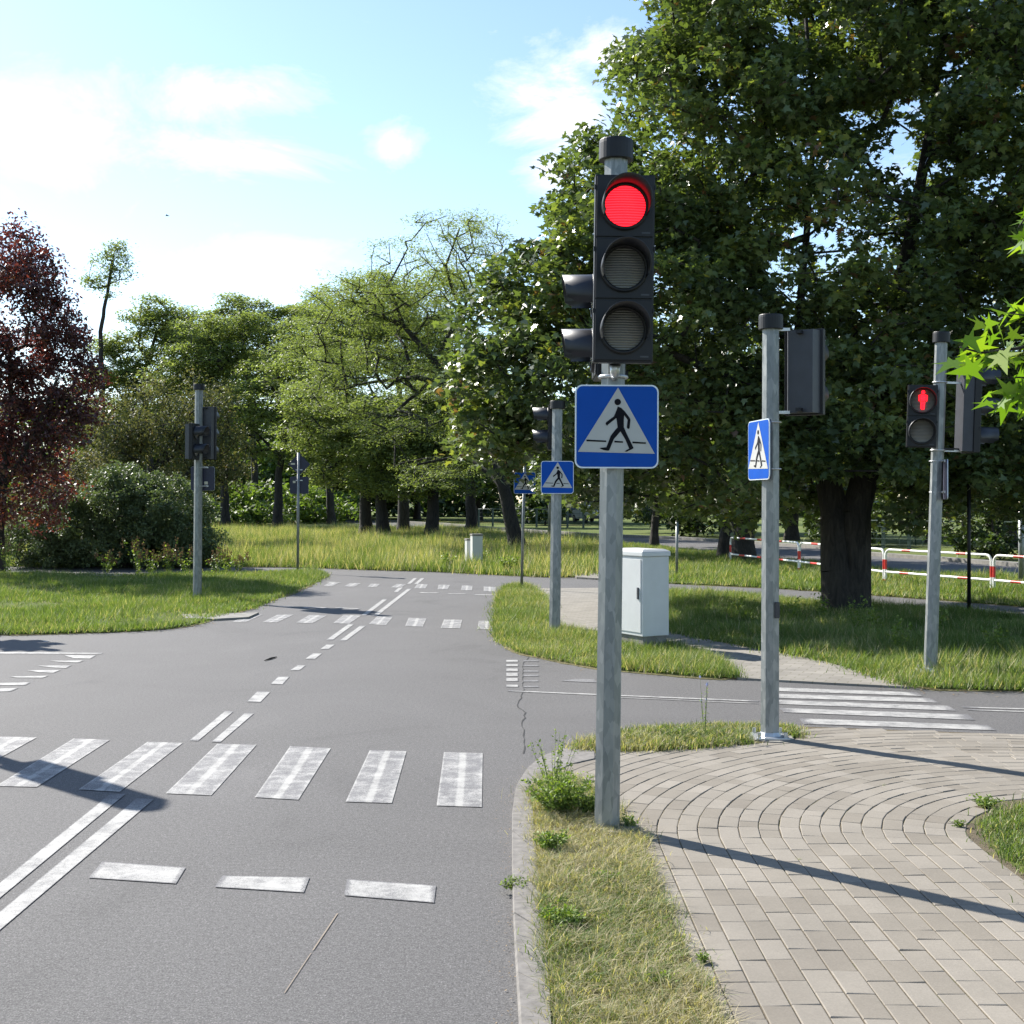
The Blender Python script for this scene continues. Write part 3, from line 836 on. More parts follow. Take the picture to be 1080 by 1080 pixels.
def mgap(C):
    px = CX+C[:,0]/C[:,1]*F; py = HY-(C[:,2]-EYE)/C[:,1]*F
    k = C[:,2] > 1.15
    for gx, gy, gr in gaps: k &= (px-gx)**2+(py-gy)**2 > (gr+9)**2
    # trunk stays visible below the skirt
    k &= ~((np.abs(px-893) < 60) & (py > 498) & (C[:,1] < YM+.6))
    k &= ~((px > 640) & (py > 550+8*np.sin(px*.06)) & (px < 1100))
    k &= ~((px > 560) & (px < 640) & (py > 530))
    # outline towards the sky
    k &= ~((py < 130) & (px < 690-(py)*.6+20*np.sin(py*.08)))
    return k
make_tree(rt, mbl, 3300, 84, .118, L['maple'], M['bark'],
          [tp([(893,648,0),(884,600,0),(880,540,.1),(864,470,.1),(840,380,.2),(800,280,.2),(770,180,0)],YM),
           tp([(893,648,0),(901,600,0),(902,540,0),(922,460,0),(940,360,.3),(960,250,.3),(985,120,.2),(1000,0,.2)],YM),
           tp([(864,470,.1),(800,410,-.8),(700,370,-1.4),(620,370,-1)],YM),
           tp([(922,460,0),(990,400,.5),(1080,330,.5),(1180,260,.5)],YM),
           tp([(840,380,.2),(850,250,-.8),(860,120,-.5),(850,20,0)],YM)],
          [(.29,.055),(.28,.05),(.10,.04),(.11,.04),(.07,.03)], spread=.40, flat=.62, tmpl=MAPLE, shell=.5, gap=mgap, updir=.35, droop=.5, rmin=.008,
          rbias=lambda P: .10*np.sin(P[:,0]*1.7+P[:,2]*1.3)+.04)

def simple_tree(name, label, px, base_y, Y, blobs, ncl, per, ls, lm, trunks, radii, group=None, **kw):
    x = (px-CX)/F*Y
    r = empty(name, (x, Y, 0), 0, label, 'tree', group)
    tr = []
    for i, t in enumerate(trunks):
        pts = tp(t, Y)
        if i == 0: pts[0] = (pts[0][0], pts[0][1], 0)
        tr.append(pts)
    make_tree(r, blobs, ncl, per, ls, lm, kw.pop('bark', M['bark_l']), tr, radii, **kw)
    return r

# --- locust with the leaning trunk and see-through crown against the sky
YL = 43
lb = [pxb(430,265,YL,38,2.5,.45),pxb(500,265,YL,50,2.5,.5),pxb(470,240,YL,40,2,.45),pxb(385,305,YL,45,2.5,.4),pxb(345,345,YL,42,2,.4),pxb(420,330,YL,55,3,.4),pxb(480,340,YL,50,2.5,.45),
      pxb(375,390,YL,60,3,.35),pxb(445,400,YL,55,3,.4),pxb(400,450,YL,60,3,.35),pxb(330,420,YL,45,2.5,.35),pxb(520,310,YL,40,2,.5),pxb(465,460,YL,50,3,.35),pxb(300,365,YL,28,2,.4),pxb(455,500,YL+2,45,3,.35),pxb(440,365,YL+1,50,3,.45),pxb(500,385,YL+1,40,3,.5),pxb(400,345,YL+1,45,3,.45),pxb(470,300,YL+1,40,3,.5),pxb(505,440,YL+2,36,3,.5),pxb(410,300,YL+1,40,3,.5),pxb(450,320,YL,45,3,.5),pxb(510,240,YL+1,30,2,.5),pxb(360,320,YL+1,36,3,.45),pxb(350,370,YL+2,40,3,.5)]
simple_tree('locust_tree', 'tall locust leaning left with a crooked open crown, left of the maple', 545, 580, YL, lb, 540, 105, .125, L['locust'],
    [[(547,580,0),(530,510,0),(505,455,0),(478,408,0),(447,368,0),(425,342,0),(385,328,0)],
     [(478,408,0),(440,398,0),(400,402,1),(350,410,1)],
     [(500,345,.5),(478,310,.5),(470,280,0),(485,240,0)],[(505,455,0),(510,400,.5),(500,345,.5)],
     [(425,342,0),(410,300,-.5),(430,262,-.5)],[(500,345,.5),(520,300,1),(530,260,1)],[(530,510,0),(490,480,1),(440,490,1)]],
    [(.28,.07),(.12,.04),(.08,.03),(.12,.06),(.07,.025),(.07,.025),(.10,.04)], spread=.66, flat=.36, tmpl=FROND, shell=.15, updir=.9, droop=.1, rmin=.011, exp=.42)

# --- locusts over the meadow
lspec = [
 (455, 55, [(455,572),(458,500),(450,440),(430,400)], [(440,440,50),(480,470,42),(425,475,42),(400,430,38),(465,420,44),(500,430,40),(435,510,34),(480,508,32)], 'upright locust with dark trunk standing straight behind the twin grey boxes'),
 (497, 66, [(497,565),(496,490),(500,430),(510,380)], [(520,410,42),(480,400,45),(540,440,38),(500,450,42),(520,480,38),(545,490,30)], 'locust trunk partly hidden behind the pair of boxes'),
 (388, 58, [(386,568),(384,500),(375,440),(360,390)], [(345,420,50),(400,430,48),(375,470,50),(330,460,38),(420,480,40),(360,385,38),(350,500,30)], 'locust with a thick straight trunk, left one of a close pair'),
 (403, 56, [(405,572),(400,500),(412,450),(430,420)], [(430,440,42),(415,480,40),(445,470,35),(400,505,32)], 'slimmer locust, right one of a close pair'),
 (293, 74, [(293,560),(294,500),(302,455),(285,400)], [(290,395,46),(325,400,40),(262,425,38),(300,440,48),(340,440,38),(255,470,32),(325,480,36),(320,350,30),(340,370,34)], 'locust behind the thin sign post with spreading dark limbs'),
 (237, 78, [(238,560),(236,500),(240,440),(225,390)], [(215,380,42),(250,370,34),(190,400,38),(235,420,44),(260,345,28),(215,350,30),(200,440,40)], 'locust behind the brownish tree with a rough trunk'),
 (160, 86, [(160,565),(158,480),(150,400),(165,350)], [(150,370,48),(180,350,40),(130,400,40),(170,400,45),(200,360,30),(165,325,26),(150,335,24),(190,335,22),(120,365,28),(105,400,30),(140,430,44)], 'rounded light green tree rising over the bush at left'),
 (425, 63, [(425,566),(425,490),(420,400),(400,340)], [(400,330,46),(440,350,44),(370,360,40),(420,390,48),(460,300,36),(350,330,34),(390,300,32),(475,370,38),(340,380,40)], 'tall feathery locust between the close pair and the straight trunk'),
 (270, 90, [(270,562),(268,480),(262,400),(255,340)], [(235,345,34),(280,350,36),(255,325,28),(300,375,38),(225,385,36),(265,400,40),(190,350,24),(310,335,26)], 'light green locust rising behind the left signal pole trees'),
 (350, 92, [(350,562),(345,480),(340,400),(335,340)], [(330,335,36),(410,330,40),(430,370,42),(470,350,36),(350,360,42),(310,370,34),(375,380,40),(345,410,40),(335,310,22),(300,400,34),(390,350,30)], 'pale locust behind the pair of trunks'),
]
for i, (px, Y, tr, bl, lab) in enumerate(lspec):
    simple_tree('locust_tree', lab, px, 570, Y, [pxb(x, y, Y, r, None, .5) for x, y, r in bl], 300, 120, .17*Y/60, L['locust'],
        [[(a, b, 0) for a, b in tr], [(tr[1][0], tr[1][1]-20, 0), (tr[2][0]-38, tr[2][1]-5, 1)], [(tr[1][0], tr[1][1]-25, 0), (tr[2][0]+35, tr[2][1]+5, -1)]],
        [(.33,.10),(.13,.05),(.12,.05)], 'locust trees across the meadow', spread=.95, flat=.42, tmpl=KITE, shell=.25, updir=.8, droop=.1, rmin=.02, rbias=(lambda P, i=i: .06*math.sin(i*2.3)))
# --- thin tall tree against the sky at left
Yt = 84
simple_tree('slender_tree', 'thin tall tree with a small tuft of crown standing above the others at left', 113, 560, Yt,
    [pxb(118,275,Yt,22,None,.55),pxb(103,295,Yt,17,None,.6),pxb(132,287,Yt,15,None,.5),pxb(125,263,Yt,13,None,.6),pxb(108,310,Yt,12,None,.5)], 90, 34, .2, L['locust'],
    [[(110,565,0),(108,420,0),(106,350,0),(113,310,0),(119,275,0)]], [(.4,.1)], spread=.7, flat=.5, shell=.1, updir=.6, rmin=.014, exp=.4)
# --- purple plum
Yp = 28.8
simple_tree('purple_tree', 'dark purple leaved plum tree at the left edge', -6, 605, Yp,
    [pxb(15,330,Yp,75),pxb(-40,300,Yp,90),pxb(55,400,Yp,55),pxb(0,440,Yp,80),pxb(62,450,Yp,42),pxb(-60,420,Yp,90),pxb(20,500,Yp,58),pxb(68,355,Yp,32),pxb(5,270,Yp,36),pxb(48,305,Yp,32),pxb(50,520,Yp,34),pxb(72,345,Yp,34),pxb(78,400,Yp,32),pxb(74,440,Yp,34),pxb(30,290,Yp,34)], 620, 80, .11, L['purple'],
    [[(-3,606,0),(-2,560,0),(3,510,0),(12,440,0),(10,370,0)],[(3,510,0),(-40,430,.5),(-50,350,.5)],[(3,520,0),(40,450,-.5),(60,400,-.5)]], [(.15,.05),(.1,.04),(.08,.03)],
    bark=M['bark'], spread=.38, flat=.75, shell=.4, updir=.2, droop=.4, rmin=.008,
    gap=lambda C: ~((C[:,2] > 4.8) & (CX+C[:,0]/C[:,1]*F > 66+(HY-(C[:,2]-EYE)/C[:,1]*F-290)*.36)),
    rbias=lambda P: .34*np.clip((3.6-P[:,2])/1.6, 0, 1))
# --- olive-brown tree
Yo = 46
simple_tree('fruit_tree', 'brownish olive old fruit tree behind the rounded bush', 135, 575, Yo,
    [pxb(140,440,Yo,45),pxb(190,430,Yo,42),pxb(225,440,Yo,36),pxb(115,470,Yo,34),pxb(165,480,Yo,48),pxb(235,480,Yo,34),pxb(205,490,Yo,40),pxb(130,505,Yo,34)], 300, 80, .13, L['olive'],
    [[(137,575,0),(135,520,0),(132,480,0),(126,445,0)],[(137,540,0),(165,490,0),(190,450,.5)],[(137,545,0),(190,510,-.5),(220,470,0)]], [(.2,.07),(.13,.05),(.12,.05)],
    bark=M['bark'], spread=.65, flat=.8, shell=.3, updir=.1, droop=.3, rmin=.012, rbias=lambda P: .05)
# --- rounded bush (multi-stem, no trunk shown)
Yb = 31.5
def bush(name, label, Y, bl, ncl, per, ls, lm, px, base=604, **kw):
    r = empty(name, ((px-CX)/F*Y, Y, 0), 0, label, 'bush', kw.pop('group', None))
    X = (px-CX)/F*Y
    make_tree(r, [pxb(*b) for b in bl], ncl, per, ls, lm, M['bark'], [[(X,Y,0),(X+.1,Y,.7)],[(X,Y,.2),(X+.8,Y,1.1)],[(X,Y,.2),(X-.8,Y,1.1)]], [(.09,.05),(.06,.04),(.06,.04)],
              rmin=.008, gap=lambda C: C[:,2] > .12, **kw)
bush('rounded_bush', 'large rounded silvery green bush on the left behind the verge', Yb,
     [(130,535,Yb,46,1.4,.95),(80,552,Yb,42,1.3,.95),(175,540,Yb,44,1.4,1.0),(205,560,Yb,28,1.0,1.2),(40,570,Yb,36,1.2,.9),(110,575,Yb,44,1.4,.6),(170,578,Yb,44,1.4,.6),(135,515,Yb,30,1.0,.8),(70,580,Yb,36,1.3,.6),(213,585,Yb,18,.8,1)],
     760, 120, .085, L['shrub'], 130, spread=.26, flat=.8, shell=.45, updir=.15, droop=.2)
bush('red_tinted_bush', 'reddish brown shrub between the purple tree and the green bush', 33.5,
     [(60,520,33.5,34,1,.9),(90,500,33.5,26,1,.9),(40,540,33.5,34,1,.9),(100,530,33.5,26,1,.9)], 200, 70, .09, L['olive'], 65, spread=.35, flat=.8, shell=.3,
     rbias=lambda P: .25)

# --- dark dense trees closing the view
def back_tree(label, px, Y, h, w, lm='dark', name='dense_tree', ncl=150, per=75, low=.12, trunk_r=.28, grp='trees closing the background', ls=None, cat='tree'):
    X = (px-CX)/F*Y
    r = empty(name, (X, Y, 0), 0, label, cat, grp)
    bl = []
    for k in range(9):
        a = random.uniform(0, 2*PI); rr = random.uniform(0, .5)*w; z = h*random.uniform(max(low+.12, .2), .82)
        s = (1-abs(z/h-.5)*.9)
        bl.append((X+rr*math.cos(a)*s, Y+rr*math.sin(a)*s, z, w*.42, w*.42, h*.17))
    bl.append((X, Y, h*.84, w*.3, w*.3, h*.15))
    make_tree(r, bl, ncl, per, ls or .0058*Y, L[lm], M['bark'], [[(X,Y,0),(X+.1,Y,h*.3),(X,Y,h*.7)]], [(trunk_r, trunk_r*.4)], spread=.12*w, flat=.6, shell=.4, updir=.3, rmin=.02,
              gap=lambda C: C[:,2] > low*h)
bt = [('thin trunked dark tree just right of the main pole', 690, 45, 7.4, 5.5, .24, .16),
 ('dark tree left of the striped railing, with the thinner of two neighbouring trunks', 765, 36, 6.8, 5, .22, .22),
 ('dark tree left of the striped railing, with the stouter of two neighbouring trunks', 783, 34.5, 7.0, 5, .22, .34),
 ('dark tree behind the great maple on the left side of its trunk', 835, 56, 9, 8, .10, .3),
 ('dark tree beyond the far road behind the great maple trunk', 905, 60, 9.5, 9, .10, .3),
 ('dark tree beyond the far road behind the pole with the lit red man', 985, 52, 8.6, 8, .13, .3),
 ('dark tree beyond the far road at the right edge', 1065, 46, 8.0, 8, .12, .3),
 ('dark tree beyond the far road just outside the right edge', 1150, 42, 8.0, 8, .12, .3),
 ('dark background tree above the parked white car', 648, 100, 11, 12, .24, .3),
 ('dark background tree behind the leaning locust', 560, 105, 11, 12, .18, .35),
 ('dark background tree behind the twin grey boxes', 505, 112, 11, 13, .16, .35),
 ('dark background tree right of the pair of locust trunks', 440, 125, 12, 14, .16, .35),
 ('dark background tree left of the pair of locust trunks', 370, 130, 12, 15, .08, .4),
 ('dark background tree right of the thin sign post', 325, 118, 11, 13, .07, .4),
 ('dark background tree left of the thin sign post', 270, 112, 10.5, 13, .05, .4),
 ('dark background tree behind the left signal pole', 215, 108, 10, 13, .05, .4),
 ('dark background tree behind the fruit tree', 150, 100, 10, 13, .05, .4),
 ('dark background tree behind the purple plum', 70, 95, 10, 13, .05, .4),
 ('dark background tree right of the main signal head', 735, 70, 9, 9, .2, .3)]
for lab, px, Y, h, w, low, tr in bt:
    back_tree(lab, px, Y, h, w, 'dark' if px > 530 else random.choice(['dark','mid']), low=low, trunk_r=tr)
# undergrowth at the back
for lab, px, Y, h, w in [('low bush below the far trees right of the left signal pole', 262, 88, 3.0, 7), ('low bush behind the thin sign post', 310, 96, 3.2, 8), ('low dark bush left of the meadow trunks', 345, 104, 2.6, 7),
   ('low bush behind the fence left of the parked car', 575, 92, 2.2, 4), ('low bush behind the railing near the dark post', 1045, 37, 1.9, 2.6), ('low bush beside the fence behind the maple', 905, 48, 2.0, 4), ('low bush in front of the wood between the maple and main pole', 735, 62, 2.4, 6)]:
    back_tree(lab, px, Y, h, w, 'mid' if px < 500 else 'dark', 'background_bush', 60, 60, low=.02, trunk_r=.06, grp='bushes in the background', ls=.0045*Y, cat='bush')

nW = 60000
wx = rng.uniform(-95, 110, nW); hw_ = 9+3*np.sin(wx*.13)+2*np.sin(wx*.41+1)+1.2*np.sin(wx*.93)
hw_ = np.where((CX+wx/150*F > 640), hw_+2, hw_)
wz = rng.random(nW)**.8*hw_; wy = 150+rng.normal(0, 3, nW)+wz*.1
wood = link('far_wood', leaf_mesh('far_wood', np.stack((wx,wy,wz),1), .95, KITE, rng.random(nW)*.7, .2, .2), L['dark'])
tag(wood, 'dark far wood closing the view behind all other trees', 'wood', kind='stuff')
# --- sweetgum twigs reaching in from the right
rg = empty('sweetgum_tree', (4.35,4.6,0), 0, 'bright young sweetgum whose star shaped leaves reach in at the right edge', 'tree')
mb = MB(); mb.tube([(0,0,0),(.02,.02,1.2),(-.03,0,2.4),(0,.03,3.6),(0,0,4.2)], [.06,.05,.04,.025,.01], 8); mb.build('trunk', M['bark'], rg)
mb = MB(); lc = []
def twig(pts, r0, dens, sp):
    P = [Vector(p) for p in pts]
    mb.tube(P, [r0*(1-.75*i/(len(P)-1)) for i in range(len(P))], 5)
    for i in range(len(P)-1):
        k = max(1, int((P[i+1]-P[i]).length*dens))
        for q in range(k):
            p = P[i].lerp(P[i+1], random.random()); lc.append(tuple(p+Vector((random.gauss(0,sp), random.gauss(0,sp), random.gauss(-.02,sp)))))
def L2(x, y, Y=4.4):
    a = at(x, y, Y); return (a[0]-4.35, a[1]-4.6, a[2])
twig([(0,0,1.9),(-1.2,-.1,2.15),L2(1170,380),L2(1110,360),L2(1070,368),L2(1035,372),L2(1012,366)], .012, 100, .045)
twig([(-1.2,-.1,2.15),L2(1150,330),L2(1100,335),L2(1062,330)], .008, 90, .04)
twig([L2(1170,380),L2(1120,400),L2(1075,398),L2(1050,398)], .006, 90, .04)
twig([(0,0,2.3),(-1.1,-.1,2.6),L2(1160,250),L2(1110,225),L2(1085,225),L2(1074,240)], .010, 80, .045)
for k in range(60):
    a = random.uniform(-1.9, 1.9); z = random.uniform(1.6, 4.0); rr = random.uniform(.5, 1.25)*(1-.4*abs(z-2.6)/1.6)
    if math.cos(a) < 0: rr = min(rr, .9)
    twig([(0,0,z-.3),(math.cos(a)*rr*.6, math.sin(a)*rr*.6, z-.05),(math.cos(a)*rr, math.sin(a)*rr, z)], .01, 12, .12)
mb.build('branches', M['bark'], rg)
lc = np.array(lc)
link('crown', leaf_mesh('crown', lc, .105, STAR, np.clip(rng.random(len(lc)), 0, 1), .1, .6, .12), L['gum'], rg)

# --- weeds
def weed(name, label, x, y, h, r, stems, nl, ls, mat='weed', z=.03, seed=False, Y=None, cat='weed', group=None, flowers=False):
    gx, gy = (gp(x, y) if Y is None else ((x-CX)/F*Y, Y))
    rt = empty(name, (gx, gy, z), 0, label, cat, group)
    m = MB(); pts = []; sd_ = []
    for s in range(stems):
        a = random.uniform(0, 2*PI); t = random.uniform(.2, 1)
        hh = h*random.uniform(.55, 1.1); ex, ey = math.cos(a)*r*t, math.sin(a)*r*t
        P = [(ex*.15, ey*.15, 0), (ex*.5, ey*.5, hh*.5), (ex, ey, hh)]
        m.tube(P, [.0014+.0008*h, .0012+.0005*h, .0008], 4, caps=False)
        for q in range(nl):
            u = random.uniform(.05, 1); A_, B_ = (P[0], P[1]) if u < .5 else (P[1], P[2]); v = (u*2) % 1
            pts.append([A_[i]+(B_[i]-A_[i])*v+random.gauss(0, ls*.25) for i in range(3)])
        if seed:
            for q in range(14): sd_.append([ex+random.gauss(0,.02), ey+random.gauss(0,.02), hh*random.uniform(.72,1.08)])
        if flowers:
            sd_.append([ex, ey, hh])
    for (x_, y_, z_) in sd_:
        k_ = .009 if flowers else .014
        for q in range(2):
            t_ = random.uniform(0, PI); c_, s_ = math.cos(t_)*k_, math.sin(t_)*k_
            m.add([(x_-c_, y_-s_, z_-k_*.2), (x_, y_, z_-k_*1.4), (x_+c_, y_+s_, z_+k_*.2), (x_, y_, z_+k_*1.4)], [(0,1,2,3)], 1)
    m.build('stems', [M['stem'], L['petal' if flowers else 'seed']], rt)
    pts = np.array(pts)
    link('leaves', leaf_mesh('leaves', pts, ls, KITE, rng.random(len(pts)), .2, -.3), L[mat], rt)
    return rt
weed('weed_clump', 'bushy upright weed at the foot of the main pole, on the kerb side', 590, 866, .20, .19, 90, 30, .024)
weed('weed_clump', 'tallest thin weed sprigs between kerb and main pole', 584, 852, .36, .15, 14, 40, .020)
weed('weed_clump', 'small weed tuft at the right foot of the main pole', 664, 880, .06, .05, 24, 8, .018)
weed('weed_clump', 'dark leafy weed mat on the verge next to the near kerb', 592, 985, .06, .10, 90, 16, .022)
weed('weed_clump', 'weed mat behind the darker one, spreading over the kerb', 588, 965, .045, .09, 40, 10, .018)
weed('weed_clump', 'small dry weed growing out of the kerb joint onto the road', 540, 941, .04, .09, 26, 8, .016, z=.02)
weed('weed_clump', 'tiny round green tuft at the left edge of the paving bricks', 741, 1024, .03, .03, 26, 8, .014)
weed('weed_clump', 'low leafy weed at the tip of the right grass corner', 1040, 857, .05, .10, 36, 10, .022)
weed('weed_clump', 'low leafy weed in the paving joint left of the right grass corner', 1012, 878, .03, .06, 18, 6, .016)
weed('weed_clump', 'green leafy weed on the near strip just below the pole, hugging the kerb', 582, 905, .09, .09, 60, 16, .020)
weed('weed_clump', 'small weed in the middle of the dry near strip', 640, 940, .05, .07, 40, 12, .018)
weed('weed_clump', 'weed at the bottom end of the near strip beside the bricks', 700, 1050, .04, .06, 40, 12, .016)
weed('weed_clump', 'wider weed between the bushy one and the main pole', 622, 868, .12, .10, 60, 20, .020)
weed('chicory_weed', 'tall spindly weed with a pale blue flower left of the second pole', 743, 782, .40, .06, 6, 16, .016, flowers=True)
weed('weed_clump', 'upright grass tuft among the strip left of the second pole', 715, 785, .10, .16, 60, 8, .016)
for k, (x, y, h) in enumerate([(905,668,.5),(925,672,.42),(868,655,.4),(948,690,.35),(838,660,.35),(780,652,.3),(990,668,.3),(1050,690,.35)]):
    places = ['right of the maple trunk, tallest one', 'midway between maple trunk and right pole, taller one', 'against the left of the maple trunk', 'just left of the right pole, low one', 'right behind the second pole', 'left of the second pole in the lawn', 'behind the foot of the right pole', 'near the right edge in the lawn']
    weed('lawn_weed', 'leafy weed stalks in the lawn '+places[k], x, y, h, .16, 10, 16, .05, group='weeds in the maple lawn')
pl_l = ['behind the left signal pole base', 'left of the pole with seed plumes', 'below the middle of the bush', 'below the left half of the bush', 'right of the left signal pole', 'farthest right by the verge tip', 'in front of the bush, leaning', 'just right of the bush foot', 'by the purple tree foot']
for k, (x, y, h) in enumerate([(196,606,.55),(178,605,.7),(146,606,.8),(112,606,.5),(228,606,.5),(252,604,.45),(160,606,.5),(240,605,.5),(8,606,.9)]):
    weed('dry_weed', 'tall dry seeding weed '+pl_l[k], x, y, h, .35, 12, 14, .07, seed=True, group='dry weeds along the left verge')
for k, (x, y) in enumerate([(470,600),(535,603),(505,594)]):
    weed('meadow_weed', 'dark leafy weed in the meadow front '+['left of the boxes','right of the boxes','at the foot of the boxes'][k], x, y, .35, .35, 24, 20, .07, group='weeds at the meadow front')

# ------------------------------------------------------------------ signal equipment
def arc_pts(cx, cz, r, a0, a1, n): return [(cx+r*math.cos(a0+(a1-a0)*i/n), cz+r*math.sin(a0+(a1-a0)*i/n)) for i in range(n+1)]

def disc_mesh(r, bulge, n=32, rings=5):
    m = MB(); vs = [(0, -bulge, 0)]
    for j in range(1, rings+1):
        q = j/rings
        for k in range(n): vs.append((r*q*math.cos(2*PI*k/n), -bulge*(1-q*q), r*q*math.sin(2*PI*k/n)))
    fs = [(0, 1+k, 1+(k+1) % n) for k in range(n)]
    for j in range(rings-1):
        for k in range(n):
            a = 1+j*n+k; b = 1+j*n+(k+1) % n; fs.append((a, a+n, b+n, b))
    m.add(vs, fs, 0, True); return m.mesh('lens')
LENS_ME = disc_mesh(.098, .018)

def visor_mesh(r=.110, length=.185, a0=-24, a1=204, t=.004):
    """curved hood: long above, shorter at the sides"""
    m = MB(); n = 28; outer = []; inner = []
    for i in range(n+1):
        a = math.radians(a0+(a1-a0)*i/n)
        ln = length*(1 if math.sin(a) > -.2 else .8)
        for lst, rr in ((outer, r), (inner, r-t)):
            lst.append(((rr*math.cos(a), 0, rr*math.sin(a)), (rr*.99*math.cos(a), -ln-.02*math.sin(a), rr*.99*math.sin(a)-.003)))
    vs = []; fs = []
    for o_, i_ in zip(outer, inner): vs += [o_[0], o_[1], i_[0], i_[1]]
    for i in range(n):
        b = 4*i
        fs += [(b, b+4, b+5, b+1), (b+2, b+3, b+7, b+6), (b+1, b+5, b+7, b+3)]
    m.add(vs, fs, 0, True); return m.mesh('visor')
VISOR_ME = visor_mesh()
VISOR_SHORT = visor_mesh(length=.15)

def walker(s, cx, cz):
    """standing figure as bars, in xz"""
    m = MB()
    def el(x, z, rx, rz): m.plate([(cx+s*(x+rx*math.cos(2*PI*k/14)), cz+s*(z+rz*math.sin(2*PI*k/14))) for k in range(14)], -.004, 0)
    el(0, .62, .13, .15)
    m.plate([(cx+s*a, cz+s*b) for a, b in [(-.20,.44),(.20,.44),(.15,-.05),(-.15,-.05)]], -.004, 0)
    m.plate([(cx+s*a, cz+s*b) for a, b in [(-.32,.40),(-.23,.42),(-.21,-.02),(-.29,-.05)]], -.004, 0)
    m.plate([(cx+s*a, cz+s*b) for a, b in [(.23,.42),(.32,.40),(.29,-.05),(.21,-.02)]], -.004, 0)
    m.plate([(cx+s*a, cz+s*b) for a, b in [(-.15,-.09),(-.02,-.09),(-.02,-.66),(-.12,-.66)]], -.004, 0)
    m.plate([(cx+s*a, cz+s*b) for a, b in [(.02,-.09),(.15,-.09),(.12,-.66),(.02,-.66)]], -.004, 0)
    return m.mesh('red_figure')

def head(root, n, lens_r, zc, ang, out, side=0.0, lit=None, w=.288, pitch=.297, depth=.15, man=False, mat='black', redhood=False, hooddeg=None, short=False, tilt=0):
    """signal housing: ang = direction faced (0 = -Y), out = distance pole axis -> back of the housing"""
    h = pitch*n+.012
    m = MB()
    y0, y1 = -depth*.55, 0
    # front frame shell with chamfered back
    m.box(-w/2, w/2, y0, -.02, -h/2, h/2, 0, .006)
    bk = [(-w/2+.02,-.021),(-w/2+.05,depth*.45),(w/2-.05,depth*.45),(w/2-.02,-.021)]
    nb = len(bk); z0, z1 = -h/2+.012, h/2-.012
    vs = [(x, y, z0) for x, y in bk]+[(x, y, z1) for x, y in bk]
    m.add(vs, [(0,1,2,3)[::-1],(4,5,6,7)]+[(i,(i+1)%4,(i+1)%4+4,i+4) for i in range(4)], 1)
    for k in range(n):
        zz = h/2-.006-pitch*(k+.5)
        # raised section door and ring round each lens
        m.box(-w/2+.008, w/2-.008, y0-.008, y0+.002, zz-pitch/2+.004, zz+pitch/2-.004, 0, .003)
        m.box(w/2-.062, w/2-.022, y0-.0095, y0-.007, zz-pitch/2+.018, zz-pitch/2+.026, 1)
        rr = lens_r+.016; N_ = 32
        vs = []; 
        for j, (r_, yy) in enumerate(((rr, y0-.006), (rr, y0-.022), (lens_r, y0-.022), (lens_r-.003, y0-.006))):
            for q in range(N_): vs.append((r_*math.cos(2*PI*q/N_), yy, zz+r_*math.sin(2*PI*q/N_)))
        m.add(vs, [(j*N_+q, j*N_+(q+1) % N_, (j+1)*N_+(q+1) % N_, (j+1)*N_+q) for j in range(3) for q in range(N_)], 0, True)
    for sx in (-1, 1):                                   # hinges
        for k in range(n): m.box(sx*(w/2)-.004, sx*(w/2)+.004, y0-.004, y0+.012, h/2-.05-pitch*k-.02, h/2-.05-pitch*k, 0)
    # brackets to the pole
    for zz in (h/2-.03, -h/2+.03):
        m.box(-.018, .018, depth*.45-.002, depth*.45+max(out, .02), zz-.012, zz+.012, 0)
    d = Vector((math.sin(ang), -math.cos(ang), 0)); sdv = Vector((math.cos(ang), math.sin(ang), 0))
    loc = d*(out+depth*.45)+sdv*side+Vector((0,0,zc))
    hd = m.build('signal_head', [M[mat], M['greyplastic']], root, loc, (tilt, 0, ang))
    s = lens_r/.098
    for k in range(n):
        zz = h/2-.006-pitch*(k+.5)
        lit_here = lit == k
        if man:
            o = link('lens', LENS_ME.copy(), M['lens_off'], hd, (0, y0-.010, zz)); o.scale = (s,1,s)
            if lit_here:
                wo = link('lit_figure', walker(lens_r*1.15, 0, 0), M['red_man'], hd, (0, y0-.030, zz))
        else:
            me = LENS_ME.copy()
            o = link('lens', me, M['lens_red'] if lit_here else M['lens_off'], hd, (0, y0-.010, zz)); o.scale = (s,1,s)
            if lit_here: o['label'] = 'lit red lens'
        v = link('visor', (VISOR_SHORT if short else VISOR_ME).copy(), M['hood'], hd, (0, y0-.008, zz)); v.scale = (s*1.02,1,s*1.02)
    return hd

def rounded(w, h, r, n=5):
    out = []
    for cx, cz, a in ((w/2-r, h/2-r, 0), (-w/2+r, h/2-r, PI/2), (-w/2+r, -h/2+r, PI), (w/2-r, -h/2+r, 1.5*PI)):
        for k in range(n+1): out.append((cx+r*math.cos(a+PI/2*k/n), cz+r*math.sin(a+PI/2*k/n)))
    return out

